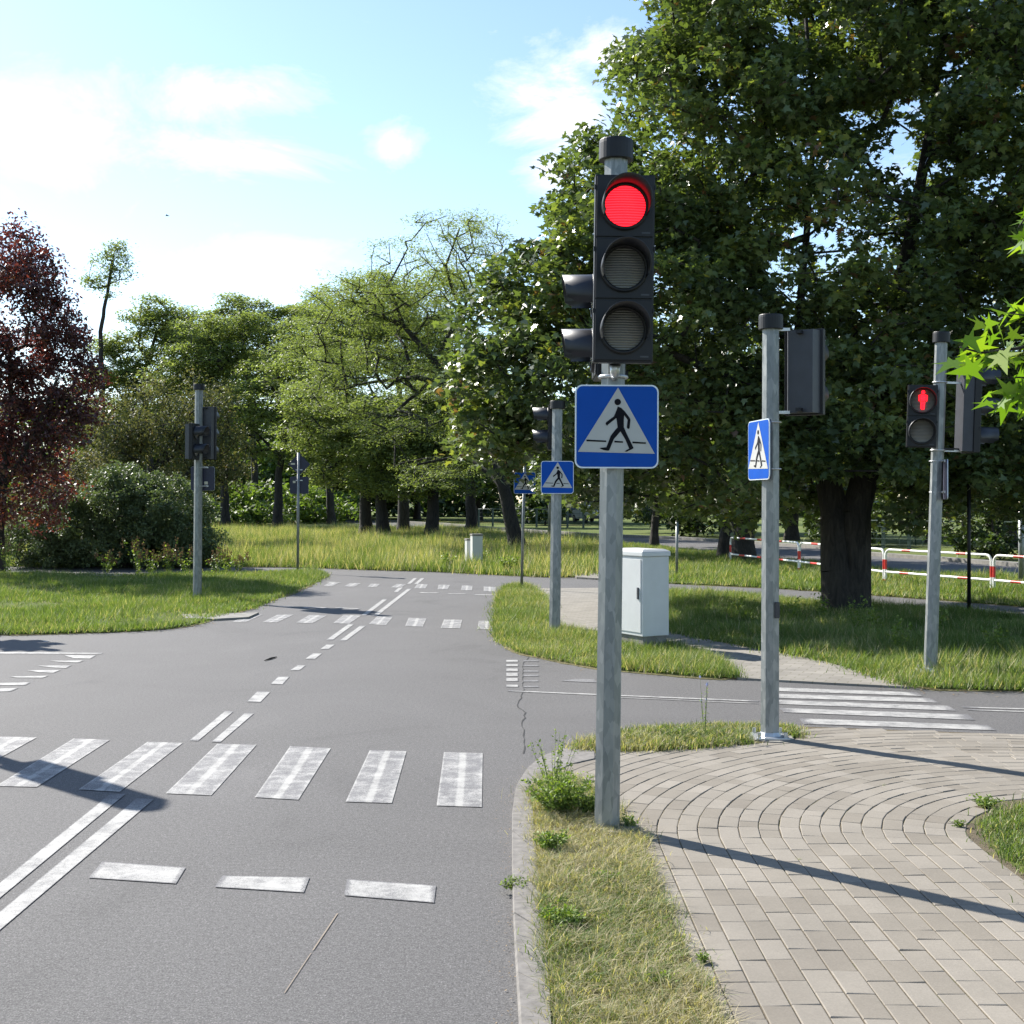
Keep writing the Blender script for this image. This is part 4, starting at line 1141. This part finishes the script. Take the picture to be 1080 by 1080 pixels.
SP = lambda x, z: ((x-520)/790*.41, -(z-624)/790*.41)
def crossing_sign(loc, ang, label, lean=0, w=.41, group='blue pedestrian crossing signs', pole_r=.062, tilt=0):
    r = empty('crossing_sign', loc, 0, label, 'road sign', group)
    r.rotation_euler = (0, lean+tilt, ang)
    s = w/.41
    m = MB(); m.plate(rounded(w, w, .035), -.003, .004, 0)
    m.plate(rounded(w-.004, w-.004, .034), .0045, .014, 1)
    m.build('backing_plate', [M['signedge'], M['signback']], r)
    m = MB(); m.plate(rounded(w-.014, w-.014, .030), -.0045, -.0032); m.build('blue_face', M['blue'], r)
    m = MB(); m.plate([(a*s, b*s) for a, b in (SP(530,255), SP(152,864), SP(880,880))], -.0062, -.0047); m.build('white_triangle', M['signwhite'], r)
    m = MB()
    hc = SP(527,392); m.plate([(s*(hc[0]+.0158*math.cos(2*PI*k/20)), s*(hc[1]+.0158*math.sin(2*PI*k/20))) for k in range(20)], -.0078, -.0064)
    polys = [[(528,434),(560,448),(592,478),(586,560),(586,640),(560,650),(528,640),(518,560),(513,540),(516,470)],
             [(516,470),(513,545),(436,607),(427,618),(413,596),(420,582),(492,528)],
             [(592,478),(640,540),(648,560),(640,640),(628,648),(614,636),(622,560),(588,515)],
             [(528,632),(562,650),(560,664),(492,744),(450,846),(440,852),(420,846),(424,815),(462,712),(506,655)],
             [(424,820),(450,846),(440,854),(400,848),(358,832),(368,826)],
             [(545,655),(588,634),(612,690),(678,824),(676,832),(640,838),(600,745)],
             [(678,826),(664,838),(612,862),(594,858),(640,830)]]
    for pi_, P in enumerate(polys):
        dz = .00012*pi_
        m.plate([(a*s, b*s) for a, b in [SP(*q) for q in P]], -.0078-dz, -.0064-dz*.2)
    for x0, x1, za, zb in ((233,420,748,757),(497,578,758,764),(668,795,765,773)):
        m.plate([(a*s, b*s) for a, b in [SP(x0, za), SP(x1, zb), SP(x1, zb+14), SP(x0, za+17)]], -.0078, -.0064)
    m.build('walking_figure_symbol', M['symbol'], r)
    for zz in (-.13*s, .19*s):
        m = MB(); m.box(-.10*s, .10*s, .0145, .026, zz-.012, zz+.012)
        m.tube([( (pole_r+.004)*math.cos(t), .026+pole_r+(pole_r+.004)*math.sin(t), zz) for t in [2*PI*k/16 for k in range(17)]], .005, 6, caps=False)
        for sx in (-1, 1): m.tube([(sx*(pole_r+.01), .02, zz), (sx*(pole_r+.01), .05, zz)], .006, 6)
        m.build('clamp', M['steel'], r)
    return r

def signal_pole(px, py, top, dia, label, ztop, name='traffic_light', flange=False, door=None, cap=1.0, phase=0.2, sides=8):
    X, Y = gp(px, py)
    # lean measured from the photograph
    tx, ty = top; Xt = (tx-CX)/F*Y
    lean = math.atan2(Xt-X, ztop)
    r = empty(name, (X, Y, .0), 0, label, 'traffic light', None, lean)
    m = MB(); R = dia/2
    m.tube([(0,0,-.02), (0,0,1.15), (0,0,ztop-.05)], [R*1.07, R*1.02, R*.97], sides, 0, True, False, phase)
    if door:
        m.box(*door, 1, .003)
    m.build('pole', [M['galv'], M['greyplastic']], r)
    m = MB(); rc = R*1.36*cap
    m.tube([(0,0,ztop-.1), (0,0,ztop-.098), (0,0,ztop-.02), (0,0,ztop-.004), (0,0,ztop)], [rc*.99, rc*1.0, rc, rc*.985, rc*.96], 28, 0, True, False)
    m.build('cap', M['black'], r)
    if flange:
        m = MB(); m.box(-.115, .115, -.115, .115, .035, .05, 0, .004); m.tube([(0,0,.05),(0,0,.075)], [R*1.3, R*1.12], 8, 0, True, False, phase)
        for sx in (-1, 1):
            for sy in (-1, 1): m.tube([(sx*.09, sy*.09, .05), (sx*.09, sy*.09, .085)], .013, 6, 0, True, False)
        m.build('base_plate', M['steel'], r)
        m = MB(); m.prism([( .17*math.cos(t)*random.uniform(.85,1.1), .17*math.sin(t)*random.uniform(.85,1.1)) for t in [2*PI*k/18 for k in range(18)]], .0, .036)
        m.build('footing', M['concrete'], r)
    return r, X, Y, lean

# main pole
r1, X1, Y1, ln1 = signal_pole(640, 879, (650,170), .126, 'tall main signal pole in the foreground with its round red lamp lit', 3.455, phase=.32, cap=1.0)
head(r1, 3, .100, 2.775, 0, .075, side=.028, lit=0)
head(r1, 2, .098, 2.575, -PI/2, -.075, side=-.235, short=True, pitch=.28)
for zz in (2.275, 2.93):
    m = MB(); m.tube([(.068*math.cos(t), .068*math.sin(t), zz) for t in [2*PI*k/16 for k in range(17)]], .009, 6, caps=False); m.build('clamp', M['steel'], r1)
m = MB()
m.tube([(.0,-.12,2.325),(0,-.10,2.28),(0,-.06,2.265)], [.028,.022,.018], 8)
m.build('bracket', M['steel'], r1)
m = MB(); m.prism([(.14*math.cos(t)*random.uniform(.8,1.15), .14*math.sin(t)*random.uniform(.8,1.15)) for t in [2*PI*k/18 for k in range(18)]], 0, .045); m.build('footing', M['concrete'], r1)
zs = 2.023; crossing_sign((X1+math.sin(ln1)*zs+.014, Y1-.092, zs), 0, 'large nearest crossing sign with walking figure below the main signal head', ln1*.3)
# second pole, with flange
r2, X2, Y2, ln2 = signal_pole(812, 783, (813,345), .122, 'signal pole right of centre with the back of its head to us and bolted foot', 2.94, flange=True, phase=.1, cap=1.0, door=(.02,.052,-.068,-.052,.86,.97))
head(r2, 2, .100, 2.55, math.radians(152), .055, side=-.19, pitch=.29, w=.27)
for zz in (2.84, 2.27):
    m = MB(); m.box(.04, .13, -.012, .012, zz-.01, zz+.01); m.build('bracket', M['steel'], r2)
a2 = math.radians(-81)
crossing_sign((X2+math.sin(a2)*.088+math.sin(ln2)*2, Y2-math.cos(a2)*.088-.02, 2.01), a2, 'crossing sign seen at a steep angle on the second pole, brightly lit', 0)
# third pole
r3, X3, Y3, ln3 = signal_pole(585, 668, (588,430), .140, 'signal pole left of the grey cabinet with hoods pointing left', 2.93, phase=.3)
head(r3, 2, .100, 2.61, -PI/2, -.05, side=-.23, short=False, pitch=.285)
crossing_sign((X3+.03, Y3-.098, 1.965), 0, 'small distant crossing sign with walking figure on the pole left of the cabinet', 0)
# fourth pole
r4, X4, Y4, ln4 = signal_pole(981, 712, (993,360), .118, 'leaning signal pole at the right with a lit red standing man', 3.28, phase=.5, flange=True)
head(r4, 2, .108, 2.46, math.radians(-14), .045, side=-.165, lit=0, man=True, pitch=.29, w=.27, short=True)
head(r4, 3, .100, 2.56, math.radians(93), .20, side=.0, pitch=.28)
for zz in (2.15, 2.80):
    m = MB(); m.tube([(.064*math.cos(t), .064*math.sin(t), zz) for t in [2*PI*k/16 for k in range(17)]], .008, 6, caps=False); m.box(.05,.22,-.01,.01,zz-.01,zz+.01); m.build('clamp', M['steel'], r4)
a4 = math.radians(75)
crossing_sign((X4+math.sin(ln4)*1.87+.088, Y4-.01, 1.87), a4, 'crossing sign turned edge on behind the leaning right pole', 0, w=.38)
# left pole
r5, X5, Y5, ln5 = signal_pole(208, 632, (210,412), .140, 'signal pole on the left verge seen from behind', 3.67, phase=.3)
head(r5, 3, .100, 2.84, math.radians(174), .06, side=-.11, pitch=.30, w=.27)
head(r5, 2, .100, 2.68, math.radians(80), -.11, side=-.20, short=False, pitch=.30)
m = MB(); 
rr5 = crossing_sign((X5+.07, Y5+.10, 2.06), PI, 'dark back of a crossing sign on the left pole', 0)
m.box(-.09,-.03,.0142,.0155,-.1,-.05); m.build('sticker', M['sticker'], rr5)
# two signal poles standing outside the frame whose shadows reach the road
r6 = empty('traffic_light', (-5.25, 9.72, .0), 0, 'signal pole outside the left edge casting the near shadow', 'traffic light')
r7 = empty('traffic_light', (-8.35, 16.75, .0), 0, 'signal pole outside the left edge casting the far shadow', 'traffic light')
for r_, zt, hdg in ((r6, 3.45, 40), (r7, 3.4, -60)):
    m = MB(); m.tube([(0,0,-.02),(0,0,zt-.05)], [.068,.062], 8, 0, True, False, .2); m.build('pole', M['galv'], r_)
    m = MB(); m.tube([(0,0,zt-.1),(0,0,zt)], [.088,.084], 20); m.build('cap', M['black'], r_)
    head(r_, 3, .1, 2.82, math.radians(hdg), .06)
    head(r_, 2, .1, 2.66, math.radians(hdg+180), .06)

# ------------------------------------------------------------------ other street furniture
# cabinet
cxg = (1.44, 13.68); e1 = Vector((.86,.50)); e2 = Vector((-.50,.86))
rc = empty('utility_cabinet', (*cxg, .03), math.atan2(e1.y, e1.x), 'pale grey electrical cabinet on a plinth behind the main pole', 'utility cabinet')
wA, wB = .36, .62
m = MB(); m.box(.02, wA-.02, .02, wB-.02, -.03, .14, 0); m.build('plinth', M['concrete'], rc)
m = MB(); m.box(0, wA, 0, wB, .14, 1.02, 0, .006); m.build('body', M['cabinet'], rc)
m = MB()
m.box(-.015, wA+.015, -.015, wB+.015, 1.022, 1.075, 0, .01)
m.add([(-.012,-.012,1.076),(wA+.012,-.012,1.076),(wA+.012,wB+.012,1.076),(-.012,wB+.012,1.076),(.03,.03,1.10),(wA-.03,.03,1.10),(wA-.03,wB-.03,1.10),(.03,wB-.03,1.10)], [(0,1,5,4),(1,2,6,5),(2,3,7,6),(3,0,4,7),(4,5,6,7)])
m.build('lid', M['cabinet'], rc)
m = MB(); m.box(-.008, -.0005, .03, wB-.03, .18, .99, 0, .002); dr = m.build('door', M['cabinet'], rc)
m = MB(); m.box(-.022, -.009, .06, .085, .55, .68, 0, .003); m.build('handle', M['greyplastic'], dr)
# twin boxes on the meadow
for (x0, x1, yt, yb, lab) in ((497,508,563,593,'taller of the two grey concrete service boxes in the meadow'),(491.3,495.8,568,592,'lower narrow service box left of the taller one in the meadow')):
    Y = F*EYE/(yb+2-HY); w = (x1-x0)/F*Y; h = (yb+2-yt)/F*Y
    r = empty('service_box', (((x0+x1)/2-CX)/F*Y, Y, 0), .25, lab, 'service box', 'grey service boxes in the meadow')
    m = MB(); m.box(-w/2, w/2, -.14, .14, 0, h-.05, 0, .01); m.build('body', M['cabinet'], r)
    m = MB(); m.box(-w/2-.012, w/2+.012, -.155, .155, h-.049, h, 0, .008); m.build('lid', M['concrete'], r)
    m = MB(); m.box(-w/2+.02, w/2-.02, -.148, -.1405, .1, h-.1, 0, .002); m.build('door', M['cabinet'], r)

# sign post seen from behind
X, Y = gp(314, 604)
r = empty('sign_post', (X, Y, 0), 0, 'thin post at the far left corner carrying the dark backs of two signs', 'sign post')
m = MB(); m.tube([(0,0,0),(.02,0,2.82)], .032, 10); m.build('pole', M['galv'], r)
m = MB(); m.plate([(0,.26),(.26,0),(0,-.26),(-.26,0)], .036, .042); o = m.build('diamond_sign', M['signback'], r, (.03,0,2.55))
m = MB(); m.box(-.2,-.1,.033,.0355,-.01,.03); m.build('sticker', M['sticker'], o)
m = MB(); m.plate(rounded(.44,.40,.03), .036, .042); o = m.build('square_sign', M['signback'], r, (.03,0,2.06))
m = MB(); m.box(-.15,-.09,.033,.0355,.05,.10); m.build('sticker', M['sticker'], o)
for zz in (2.42, 2.17):
    m = MB(); m.box(-.08,.08,.02,.035,-.012,.012); m.build('clamp', M['steel'], r, (.03,0,zz))
# thin post with sign half hidden in the maple leaves
X, Y = gp(550, 622)
r = empty('sign_post', (X, Y, 0), 0, 'thin post on the corner verge whose top is hidden by maple leaves', 'sign post')
m = MB(); m.tube([(0,0,0),(.06,0,2.35)], .028, 10); m.build('pole', M['galv'], r)
m = MB(); m.tube([(.06,0,2.35),(.06,0,2.37)], .030, 10); m.build('cap', M['greyplastic'], r)
crossing_sign((X+.06, Y-.062, 2.02), 0, 'far crossing sign nearly covered by maple leaves', 0, pole_r=.03)
# plain posts
for (x, y, h, rad, mt, lab) in ((580, 574, 3.4, .075, 'galv', 'grey post directly behind the third signal pole'), (714, 610, 1.25, .03, 'galv', 'short thin grey post in the grass right of the cabinet'),
        (1022, 652, 2.2, .026, 'black', 'thin black post between the leaning pole and the right edge'), (1077, 616, 1.5, .055, 'galv', 'grey post at the right edge behind the railing')):
    X, Y = gp(x, y)
    o = empty('marker_post', (X, Y, 0), 0, lab, 'post')
    m = MB(); m.tube([(0,0,0),(0,0,h-.02)], rad, 10); m.build('pole', M[mt], o)
    m = MB(); m.tube([(0,0,h-.02),(0,0,h)], [rad*1.1, rad*.9], 10); m.build('cap', M['greyplastic'], o)

# red and white railing: each panel a thing
posts = [gp(770,594), gp(843,603.5), gp(933,616), gp(1047,626.5), gp(1185,640)]
labs = ['striped railing panel just left of the second pole', 'striped railing panel between second pole and maple trunk', 'striped railing panel right of the maple trunk, crossed by the leaning pole', 'striped railing panel at the right edge']
for i in range(len(posts)-1):
    (xa, ya), (xb, yb) = posts[i], posts[i+1]
    Lp = math.dist(posts[i], posts[i+1]); ang = math.atan2(yb-ya, xb-xa)
    r = empty('guard_railing', (xa, ya, 0), ang, labs[i], 'railing', 'red and white railing panels')
    H = .70; g_ = .035; R = .12; tr = .024
    for side, x0, sg in ((0, g_, 1), (1, Lp-g_, -1)):
        m = MB()
        zs_ = [-.05, .10, .22, .30, .50, H-R]; mi = [1, 0, 0, 1, 0]
        for q in range(5): m.tube([(x0,0,zs_[q]),(x0,0,zs_[q+1])], tr, 10, mi[q], False)
        m.tube([(x0+sg*R*(1-math.cos(t)), 0, H-R+R*math.sin(t)) for t in [PI/2*k/6 for k in range(7)]], tr, 10, 0, False)
        m.build('post', [M['whitepaint'], M['redpaint']], r)
    for nm, zz, a, b in (('top_rail', H, g_+R, Lp-g_-R), ('lower_rail', .25, g_+tr, Lp-g_-tr)):
        m = MB(); nseg = 7
        for q in range(nseg): 
            x0 = a+(b-a)*q/nseg; x1 = a+(b-a)*(q+1)/nseg
            if q % 2: m.tube([(x0,0,zz),((x0*.35+x1*.65),0,zz)], tr*1.03, 10, 1, False); m.tube([((x0*.35+x1*.65),0,zz),(x1,0,zz)], tr, 10, 0, False)
            else: m.tube([(x0,0,zz),(x1,0,zz)], tr, 10, 0, False)
        m.build(nm, [M['whitepaint'], M['redpaint']], r)

# wire fences far behind
def fence(x0, x1, Y0, Y1, n, h, lab):
    A_, B_ = Vector(((x0-CX)/F*Y0, Y0, 0)), Vector(((x1-CX)/F*Y1, Y1, 0)); D = B_-A_
    r = empty('wire_fence', A_, math.atan2(D.y, D.x), lab, 'fence', 'green wire fences behind the far road'); Ln = D.length
    for k in range(n+1):
        m = MB(); m.box(-.05,.05,-.05,.05,0,h+.05); m.build('fence_post', M['fencegreen'], r, (Ln*k/n,0,0))
    m = MB()
    for k in range(5): m.tube([(0,-.05,.15+k*(h-.15)/4),(Ln,-.05,.15+k*(h-.15)/4)], .008 if k < 4 else .025, 4, 0, False)
    q = 0
    while q < Ln: m.tube([(q,-.052,.1),(q,-.052,h)], .006, 3, 0, False); q += .9
    m.build('wire_panel', M['fencegreen'], r)
M['fencegreen'] = plain('dark_green_fence', (.03,.06,.045), .5)
fence(505, 650, 86, 78, 9, 1.2, 'low dark green wire fence in front of the parked white car')
fence(880, 1110, 46, 40, 8, 1.0, 'low dark green wire fence beyond the railing at right')
# round sign far away
Yq = 48; X = (965.5-CX)/F*Yq
r = empty('round_sign', (X, Yq, 0), 0, 'tiny round red and white sign far behind the railing', 'road sign')
m = MB(); m.tube([(0,0,0),(0,0,.75)], .03, 8); m.build('pole', M['fencegreen'], r)
m = MB(); m.plate([(.13*math.cos(2*PI*k/20), .13*math.sin(2*PI*k/20)) for k in range(20)], -.045, -.035); m.build('sign_face', M['whitepaint'], r, (0,0,.63))
m = MB(); m.plate([(.12*math.cos(PI*k/10-.9), .12*math.sin(PI*k/10-.9)) for k in range(11)], -.05, -.046); m.build('red_half', M['redpaint'], r, (0,0,.63))

# parked white car, rear view
def car(loc, rz, lab, paint):
    r = empty('parked_car', loc, rz, lab, 'car')
    prof = [(-2.0,.45),(-2.02,.75),(-1.9,.98),(-1.15,1.02),(-.75,1.40),(-.3,1.50),(.9,1.50),(1.55,1.38),(1.95,.98),(2.02,.78),(2.0,.42),(1.6,.30),(-1.6,.30)]
    m = MB(); W2 = .84
    secs = [(-W2, .93, -.05), (-W2*.97, .98, 0), (W2*.97, .98, 0), (W2, .93, -.05)]
    vs = []
    for (yy, s, dz) in secs:
        for x, z in prof:
            f = 1-.16*max(0, (z-.95)/.55); vs.append((x*s, yy*f, z if z < .9 else z+dz*.4))
    n = len(prof)
    fs = [list(range(n)), list(range(3*n, 4*n))[::-1]]
    for j in range(3):
        for i in range(n): fs.append((j*n+i, j*n+(i+1) % n, (j+1)*n+(i+1) % n, (j+1)*n+i))
    m.add(vs, fs, 0); m.build('body', paint, r)
    m = MB(); m.add([(1.62,-.58,1.34),(1.62,.58,1.34),(1.93,.66,1.02),(1.93,-.66,1.02)], [(0,1,2,3)]); m.build('rear_window', M['glass'], r, (.03,0,.01))
    for sy in (-1, 1):
        m = MB(); m.add([(-.95,sy*.80,1.05),(-.62,sy*.72,1.38),(.2,sy*.715,1.42),(.2,sy*.82,1.05)],[(0,1,2,3)]); m.add([(.28,sy*.82,1.05),(.28,sy*.715,1.42),(1.1,sy*.72,1.38),(1.4,sy*.81,1.08)],[(0,1,2,3)])
        m.build('side_window', M['glass'], r, (0,sy*.02,0))
        m = MB(); m.box(1.90,2.0,sy*.72-.1,sy*.72+.1,.78,1.0,0,.02); m.build('tail_light', M['tail'], r)
        m = MB(); m.box(-2.02,-1.9,sy*.6-.15,sy*.6+.15,.68,.82,0,.02); m.build('headlight', M['glass'], r)
        for sx in (-1.25, 1.25):
            m = MB(); m.tube([(sx,sy*.66,.31),(sx,sy*.86,.31)], .31, 20); w_ = m.build('wheel', M['rubber'], r)
            m = MB(); m.tube([(sx,sy*.861,.31),(sx,sy*.87,.31)], .19, 14); m.build('rim', M['steel'], w_)
    m = MB(); m.box(1.9,2.06,-.8,.8,.36,.55,0,.03); m.build('bumper', M['greyplastic'], r)
    m = MB(); m.box(2.0,2.02,-.26,.26,.60,.71); m.build('number_plate', M['whitepaint'], r)
Yc = 104
car(((621-CX)/F*Yc, Yc, 0), math.radians(-72), 'white hatchback parked far away beyond the wire fence', M['carwhite'])
Yc = 112
car(((604-CX)/F*Yc, Yc, 0), math.radians(-80), 'dark blue car parked left of the white hatchback', plain('dark_blue_car_paint', (.04,.06,.14), .25))
# orange-red leaf bunch among the maple leaves
# bird in the sky
Xb, Yb_, Zb = at(176.5, 227.5, 130)
m = MB(); m.tube([(-.13,0,0),(-.06,0,.01),(.04,0,.0),(.14,0,-.01)], [.01,.035,.03,.008], 8)
b = m.build('bird', M['bird'], None, (Xb, Yb_, Zb)); b.scale = (1.7,1.7,1.7); tag(b, 'tiny grey bird flying in the open sky above the left trees', 'bird')
m = MB()
for s in (-1, 1): m.add([(.04,0,.01),(-.03,0,.01),(-.06,s*.12,.05),(.02,s*.14,.055),(-.08,s*.24,.02)], [(0,1,2,3),(3,2,4)])
m.build('wings', M['bird'], b)
# twig lying on the road
m = MB(); p0 = gp(279,697.5); p1 = gp(292,693.5); m.tube([(p0[0],p0[1],.008),((p0[0]+p1[0])/2,(p0[1]+p1[1])/2+.01,.012),(p1[0],p1[1],.008)], [.004,.011,.004], 6)
tag(m.build('twig', M['bark']), 'small dark twig lying on the asphalt left of the centre dashes', 'twig')

# ------------------------------------------------------------------ light, sky, camera
AZ = math.radians(-48.2); EL = math.radians(38)
sd = Vector((math.sin(AZ)*math.cos(EL), math.cos(AZ)*math.cos(EL), math.sin(EL)))
ld = bpy.data.lights.new('sun', 'SUN'); ld.energy = 4.8; ld.angle = math.radians(.53); ld.color = (1, .955, .88)
lo = bpy.data.objects.new('sun', ld); COL.objects.link(lo); lo.rotation_euler = (-sd).to_track_quat('-Z', 'Y').to_euler(); lo.location = sd*60

w = bpy.data.worlds.new('World'); sc.world = w; w.use_nodes = True
nt = w.node_tree; bg = nt.nodes['Background']
sky = N(nt, 'ShaderNodeTexSky', sky_type='NISHITA'); sky.sun_disc = False; sky.sun_elevation = EL; sky.sun_rotation = AZ
sky.air_density = 1.0; sky.dust_density = .35; sky.ozone_density = 2.0
tc = N(nt, 'ShaderNodeTexCoord')
def dirv(x, y):
    v = Vector((x-CX, F, HY-y)).normalized(); return v
mask = None
for (x, y, rx, ry) in ((30,140,110,60),(240,100,100,34),(260,165,110,34),(600,130,75,70),(580,185,60,50),(560,100,60,30),(412,152,40,24),(650,60,50,34),(280,290,80,34),(-200,200,200,120),(-500,400,300,260),(1500,200,400,200)):
    v = dirv(x, y)
    sub = N(nt, 'ShaderNodeVectorMath', operation='SUBTRACT'); nt.links.new(tc.outputs['Generated'], sub.inputs[0]); sub.inputs[1].default_value = v
    mp = N(nt, 'ShaderNodeVectorMath', operation='MULTIPLY'); nt.links.new(sub.outputs[0], mp.inputs[0]); mp.inputs[1].default_value = (F/rx, F/rx, F/ry)
    ln = N(nt, 'ShaderNodeVectorMath', operation='LENGTH'); nt.links.new(mp.outputs[0], ln.inputs[0])
    mr = N(nt, 'ShaderNodeMapRange'); mr.inputs['From Min'].default_value = 1.35; mr.inputs['From Max'].default_value = .0
    nt.links.new(ln.outputs['Value'], mr.inputs['Value'])
    if mask is None: mask = mr.outputs[0]
    else:
        mx = N(nt, 'ShaderNodeMath', operation='MAXIMUM'); nt.links.new(mask, mx.inputs[0]); nt.links.new(mr.outputs[0], mx.inputs[1]); mask = mx.outputs[0]
mpp = N(nt, 'ShaderNodeMapping'); mpp.inputs['Scale'].default_value = (1,1,2.2); nt.links.new(tc.outputs['Generated'], mpp.inputs['Vector'])
nz = noise(nt, 7.5, 12, .68, mpp.outputs[0], .55)
nm = N(nt, 'ShaderNodeMath', operation='MULTIPLY_ADD'); nt.links.new(mask, nm.inputs[0]); nm.inputs[1].default_value = .37; nt.links.new(nz, nm.inputs[2])
cl = ramp(nt, nm.outputs[0], [(.60, G(0)), (.72, G(.35)), (.84, G(.9)), (1, G(1))])
col = mix(nt, cl, sky.outputs[0], (5.6,5.75,5.9))
nt.links.new(col, bg.inputs['Color']); bg.inputs['Strength'].default_value = .10

cam = bpy.data.cameras.new('camera'); co = bpy.data.objects.new('camera', cam); COL.objects.link(co)
co.location = (0,0,EYE); co.rotation_euler = (PI/2, 0, 0)
cam.sensor_width = 36; cam.lens = 36*F/1080; cam.shift_y = -10/1080; cam.clip_end = 5000; cam.clip_start = .05
sc.camera = co
sc.view_settings.view_transform = 'Standard'; sc.view_settings.look = 'None'; sc.view_settings.gamma = 1
sc.view_settings.exposure = 1.22
sc.render.engine = 'CYCLES'
sc.cycles.max_bounces = 6; sc.cycles.transparent_max_bounces = 6; sc.cycles.diffuse_bounces = 3
sc.render.resolution_x = 1024; sc.render.resolution_y = 1024
